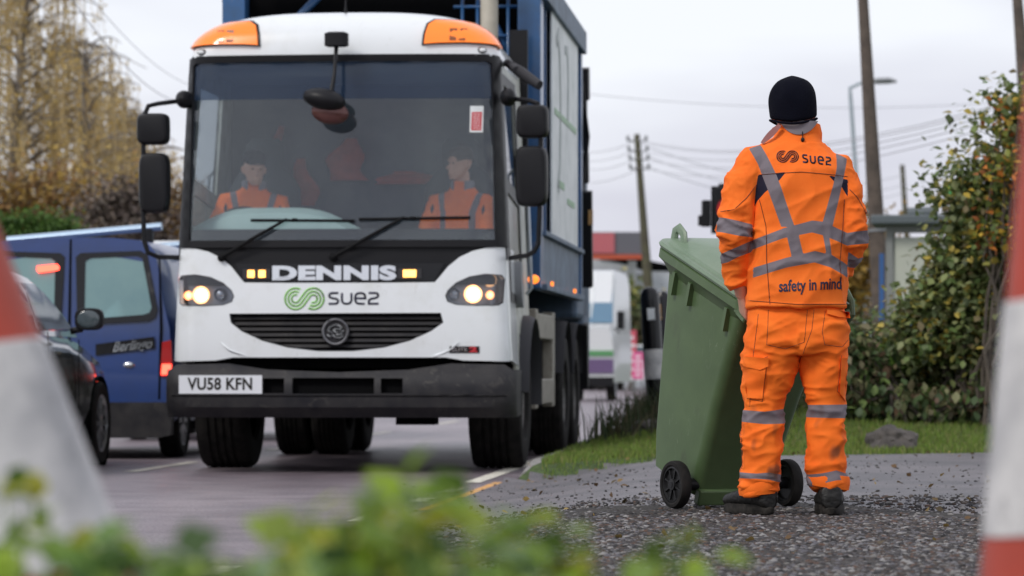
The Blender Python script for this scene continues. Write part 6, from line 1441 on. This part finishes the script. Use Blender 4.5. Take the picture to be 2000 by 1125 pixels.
for v in ml.vertices: x = vx(248)+v.co.x*.85; z = vz(675)+v.co.y+.10*(x-vx(248)); v.co = Vector((x, .10*max(0, z-1)-(.016 if v.co.z > 0 else .012), z))
link_mesh('badge_script', ml, M['chrome'], van, False)
mb = MB(); mb.ball((vx(242), .0, vz(713)), (.05, .02, .028), 12, 8); mb.build('door_lock', M['chrome'], van)
for s in (-1, 1):
    for y in (.75, 3.4): car_wheel(van, s*.74, y, .31, .18, s, M['alloy'])
mb = MB(); mb.box((0, 2, .28), (1.3, 3.4, .14)); mb.build('underside', M['under'], van, False)
mb = MB(); mb.tube([(vx(-40), .7, vz(466)+.02), (vx(122), .7, vz(452)+.02), (vx(276), .7, vz(434)+.0)], [(.045, .035)]*3, 10); 
rb_ = mb.build('roof_bar', M['steelblue'] if 'steelblue' in M else mat('roof_bar_alloy', (.45, .58, .72), .3, metal=.5), van)
for px, py in ((0, 478), (250, 458)): mb = MB(); mb.box((vx(px), .7, vz(py)+.01), (.07, .08, .16)); mb.build('bar_foot', M['black'], rb_, False, bevel=.01)
mb = MB(); mb.tube([(vx(-30), 2.3, vz(478)), (vx(328)*1.08, 2.3, vz(450))], [(.04, .03)]*2, 10); rb2 = mb.build('roof_bar', rb_.data.materials[0], van)
mb = MB(); mb.box((vx(300)*1.05, 2.3, vz(462)), (.06, .07, .12)); mb.build('bar_foot', M['black'], rb2, False, bevel=.01)
# white van further ahead
def plain_van(loc, rz, label, W_, Hh, Ln, m, name='white_van', front=False):
    root = empty(name, loc, rz); tag(root, label, 'van'); mb = MB(); rg = []; w_ = W_/2
    base = [(0, Hh), (w_*.75, Hh), (w_*.88, Hh-.08), (w_*.93, Hh-.3), (w_, Hh*.5), (w_, .45), (w_*.96, .35), (0, .35)]; ring = base+[(-x, z) for x, z in base[::-1][1:-1]]
    for y, k_, zk_ in ((0, .97, .98), (.08, 1, 1), (Ln*.62, 1, 1), (Ln*.74, .98, .9), (Ln*.84, .96, .56), (Ln*.97, .92, .46), (Ln, .85, .4)): rg.append([Vector((x*k_, y, .35+(z-.35)*zk_)) for x, z in ring])
    mb.loft(rg); mb.build('body', m, root, True, auto=50)
    for s in (-1, 1):
        for y in (.8, Ln-.9): car_wheel(root, s*(w_-.12), y, .33, .2, s, M['alloy'])
        mb = MB(); mb.box((s*(w_-.09), -.01, .95), (.1, .05, .4)); mb.build('tail_lamp', M['redlens'], root, False)
    mb = MB()
    for s in (-1, 1): mb.box((s*w_*.43, -.005, Hh*.72), (w_*.7, .03, Hh*.25))
    mb.build('rear_window', M['carglass'], root, False); mb = MB(); mb.box((0, -.04, .48), (W_*.95, .14, .2)); mb.build('rear_bumper', M['trim'], root, False, bevel=.02)
    return root
plain_van(uv(-6.15, 35.5), -TH, 'white van queueing directly in front of the blue van, mostly hidden', 1.95, 2.05, 4.6, M['vanwhite'])
# oncoming parcel van far beyond the truck
fv = empty('delivery_van', (P(1163, 716, 78).x, 78, 0), R(-6)); tag(fv, 'white delivery van with green and purple stripe facing the camera far behind the truck', 'van')
fs_ = F/78; fx = lambda px: (px-1173)/fs_; fz = lambda py: CZ+(HY-py)/fs_
mb = MB(); rg = []
for y, xo, z1 in ((0, .0, fz(640)), (.35, .0, fz(635)), (1.2, .0, fz(528)), (1.6, 0, fz(524)), (5.5, 0, fz(524))):
    pr_ = [(-.98, .4), (-1.0, .9), (-.94, z1-.25), (-.80, z1), (.40*1, z1), (.50, z1-.15), (.62, z1*.5), (.63, .9), (.62, .4)] if False else [(-.6, .4), (-.62, .9), (-.55, z1-.25), (-.45, z1), (.30, z1), (.36, z1-.25), (.42, .9), (.40, .4)]
    rg.append([Vector((x, y, z)) for x, z in pr_])
mb.loft(rg); mb.build('body', M['vanwhite'], fv, True, auto=30)
mb = MB(); mb.add([(-.5, .34, fz(630)), (.36, .34, fz(630)), (.30, 1.12, fz(545)), (-.44, 1.12, fz(545))], [(0, 1, 2, 3)]); mb.build('windscreen', mat('far_windscreen', (.12, .22, .32), .1), fv, False)
mb = MB(); mb.box((-.1, -.02, fz(690)), (1.0, .03, .12)); mb.build('green_stripe', mat('stripe_green', (.1, .3, .12), .5), fv, False)
mb = MB(); mb.box((-.1, -.02, fz(715)), (1.0, .03, .32)); mb.build('purple_stripe', mat('stripe_purple', (.14, .09, .2), .5), fv, False)
mb = MB(); mb.box((-.1, -.02, fz(745)), (1.02, .1, .2)); mb.build('bumper', M['black'], fv, False)
mb = MB(); mb.tube([(.38, .5, fz(640)), (.50, .45, fz(650))], .02, 6); mb.box((.53, .42, fz(625)), (.16, .1, .40)); mb.build('door_mirror', M['black'], fv, False, bevel=.02)
for s, x in ((-1, -.45), (1, .3)): car_wheel(fv, x, .8, .33, .2, s, M['alloy'])
mb = MB(); mb.tube([(-.15, .3, fz(640)), (-.1, 1.2, fz(530))], .03, 6); mb.build('pillar', M['panelwhite'], fv)
# parked white car seen beyond the bollard
def far_car(label, px, d, m, ry):
    root = empty('parked_car', (P(px, 716, d).x, d, 0), ry); tag(root, label, 'car'); mb = MB(); rg = []
    for x, w_, z in ((-2.1, .7, .55), (-2.05, .8, .8), (-1.3, .85, .95), (-.9, .85, .98), (1.2, .85, .98), (1.95, .82, .85), (2.1, .7, .5)): rg.append([Vector((x, -w_, .3)), Vector((x, w_, .3)), Vector((x, w_, z-.06)), Vector((x, w_*.85, z)), Vector((x, -w_*.85, z)), Vector((x, -w_, z-.06))])
    mb.loft(rg); mb.build('body', m, root, True, auto=30)
    mb = MB(); mb.loft([rrect(-1.3, 1.6, -.78, .78, .1, .95), rrect(-.7, 1.3, -.62, .62, .1, 1.4)]); mb.build('windows', M['carglass'], root); mb = MB(); mb.loft([rrect(-.7, 1.3, -.62, .62, .1, 1.40), rrect(-.5, 1.1, -.5, .5, .1, 1.45)]); mb.build('roof', m, root)
    for x in (-1.35, 1.35):
        for y in (-.75, .75):
            mb = MB(); mb.lathe([(0, -.1), (.3, -.1), (.3, .1), (0, .1)], (x, y, .3), 'Y', 20); mb.build('wheel', M['rubber'], root)
far_car('white car parked across behind the pink board and the bollard', 1245, 112, M['vanwhite'], R(10))
# dark car nearer on the left
CR = uv(-5.44-.86, 23.25, 0); car = empty('dark_car', CR, -TH); tag(car, 'dark green car at the left edge with its black door mirror, behind the near cone', 'car')
mb = MB(); rg = []
secs = [(0, .74, .80, .45), (.06, .80, .92, .35), (.5, .85, 1.0, .28), (1.2, .86, 1.02, .24), (2.4, .86, 1.0, .24), (2.75, .86, .97, .25), (3.2, .86, .90, .27), (3.7, .84, .82, .28), (4.0, .78, .72, .30), (4.15, .66, .58, .34)]
for y, w_, zt_, zs in secs:
    h = zt_-zs; pr_ = [(w_*.95, zs), (w_, zs+h*.25), (w_*1.0, zs+h*.55), (w_*.985, zs+h*.8), (w_*.94, zt_-.03), (w_*.82, zt_), (0, zt_+.02)]; rg.append([Vector((x, y, z)) for x, z in pr_]+[Vector((-x, y, z)) for x, z in pr_[::-1][1:]])
mb.loft(rg); mb.build('body', M['cargreen'], car, True, auto=60)
mb = MB(); rg = []
gh = [(0.98, .10, 2.95, .80), (1.15, .28, 2.62, .755), (1.30, .48, 2.25, .70), (1.40, .66, 1.95, .64), (1.45, .85, 1.7, .56), (1.47, 1.1, 1.5, .40)]
for z, ya, yb, w_ in gh: rg.append(rrect(-w_, w_, ya, yb, .12 if z < 1.4 else .1, z))
mb.loft(rg); mb.build('roof', M['cargreen'], car, True, auto=40)
for s in (-1, 1):
    def sm_map(y, z, o):
        w_ = np.interp(z, [g[0] for g in gh], [g[3] for g in gh]); return Vector((s*(w_+o), y, z))
    MB().patch([(1.52, 1.02), (1.52, 1.36), (1.95, 1.36), (2.30, 1.22), (2.70, 1.04)], sm_map, -.02, .006, (), .1).build('front_side_window', mat('side_glass_reflecting', (.35, .38, .4), .08, metal=.6), car)
    MB().patch([(.55, 1.02), (.62, 1.2), (.85, 1.36), (1.44, 1.36), (1.44, 1.02)], sm_map, -.02, .006, (), .1).build('rear_side_window', M['carglass'], car)
    mb = MB(); mb.tube([(s*.86, 2.30, 1.02), (s*.95, 2.32, 1.04)], .025, 8); mo = mb.build('mirror_arm', M['black'], car)
    mb = MB(); mb.loft([[Vector((s*1.00+x*k_, 2.32+y, 1.11+z*k_)) for x, z in [(.105*math.copysign(abs(math.cos(a))**.6, math.cos(a)), .082*math.copysign(abs(math.sin(a))**.6, math.sin(a))) for a in frange(0, 2*PI, 25)[:-1]]] for y, k_ in ((-.04, .9), (-.03, 1.0), (.03, 1.0), (.09, .8), (.12, .4))]); mb.build('door_mirror', M['black'], mo)
    mb = MB(); mb.ball((s*1.0, 2.275, 1.11), (.085, .006, .065), 16, 8); mb.build('mirror_glass', M['carglass'], mo)
    for y in (.72, 3.40): 
        mb = MB(); mb.lathe([(.0, s*.60), (.37, s*.60), (.37, s*.868)], (0, y, .32), 'X', 30); mb.build('wheel_housing', M['under'], car)
        car_wheel(car, s*.78, y, .325, .2, s, M['alloy'])
    mb = MB(); mb.box((s*.872, 1.48, .68), (.006, .008, .66)); mb.box((s*.872, 2.55, .66), (.006, .008, .6)); mb.build('door_seam', M['under'], car, False)
    mb = MB(); mb.box((s*.885, 1.75, .86), (.03, .16, .03)); mb.build('door_handle', M['cargreen'], car, False, bevel=.008)
    mb = MB(); mb.ball((s*.66, .03, .82), (.10, .06, .12), 12, 8); mb.build('tail_lamp', M['redlens'], car)
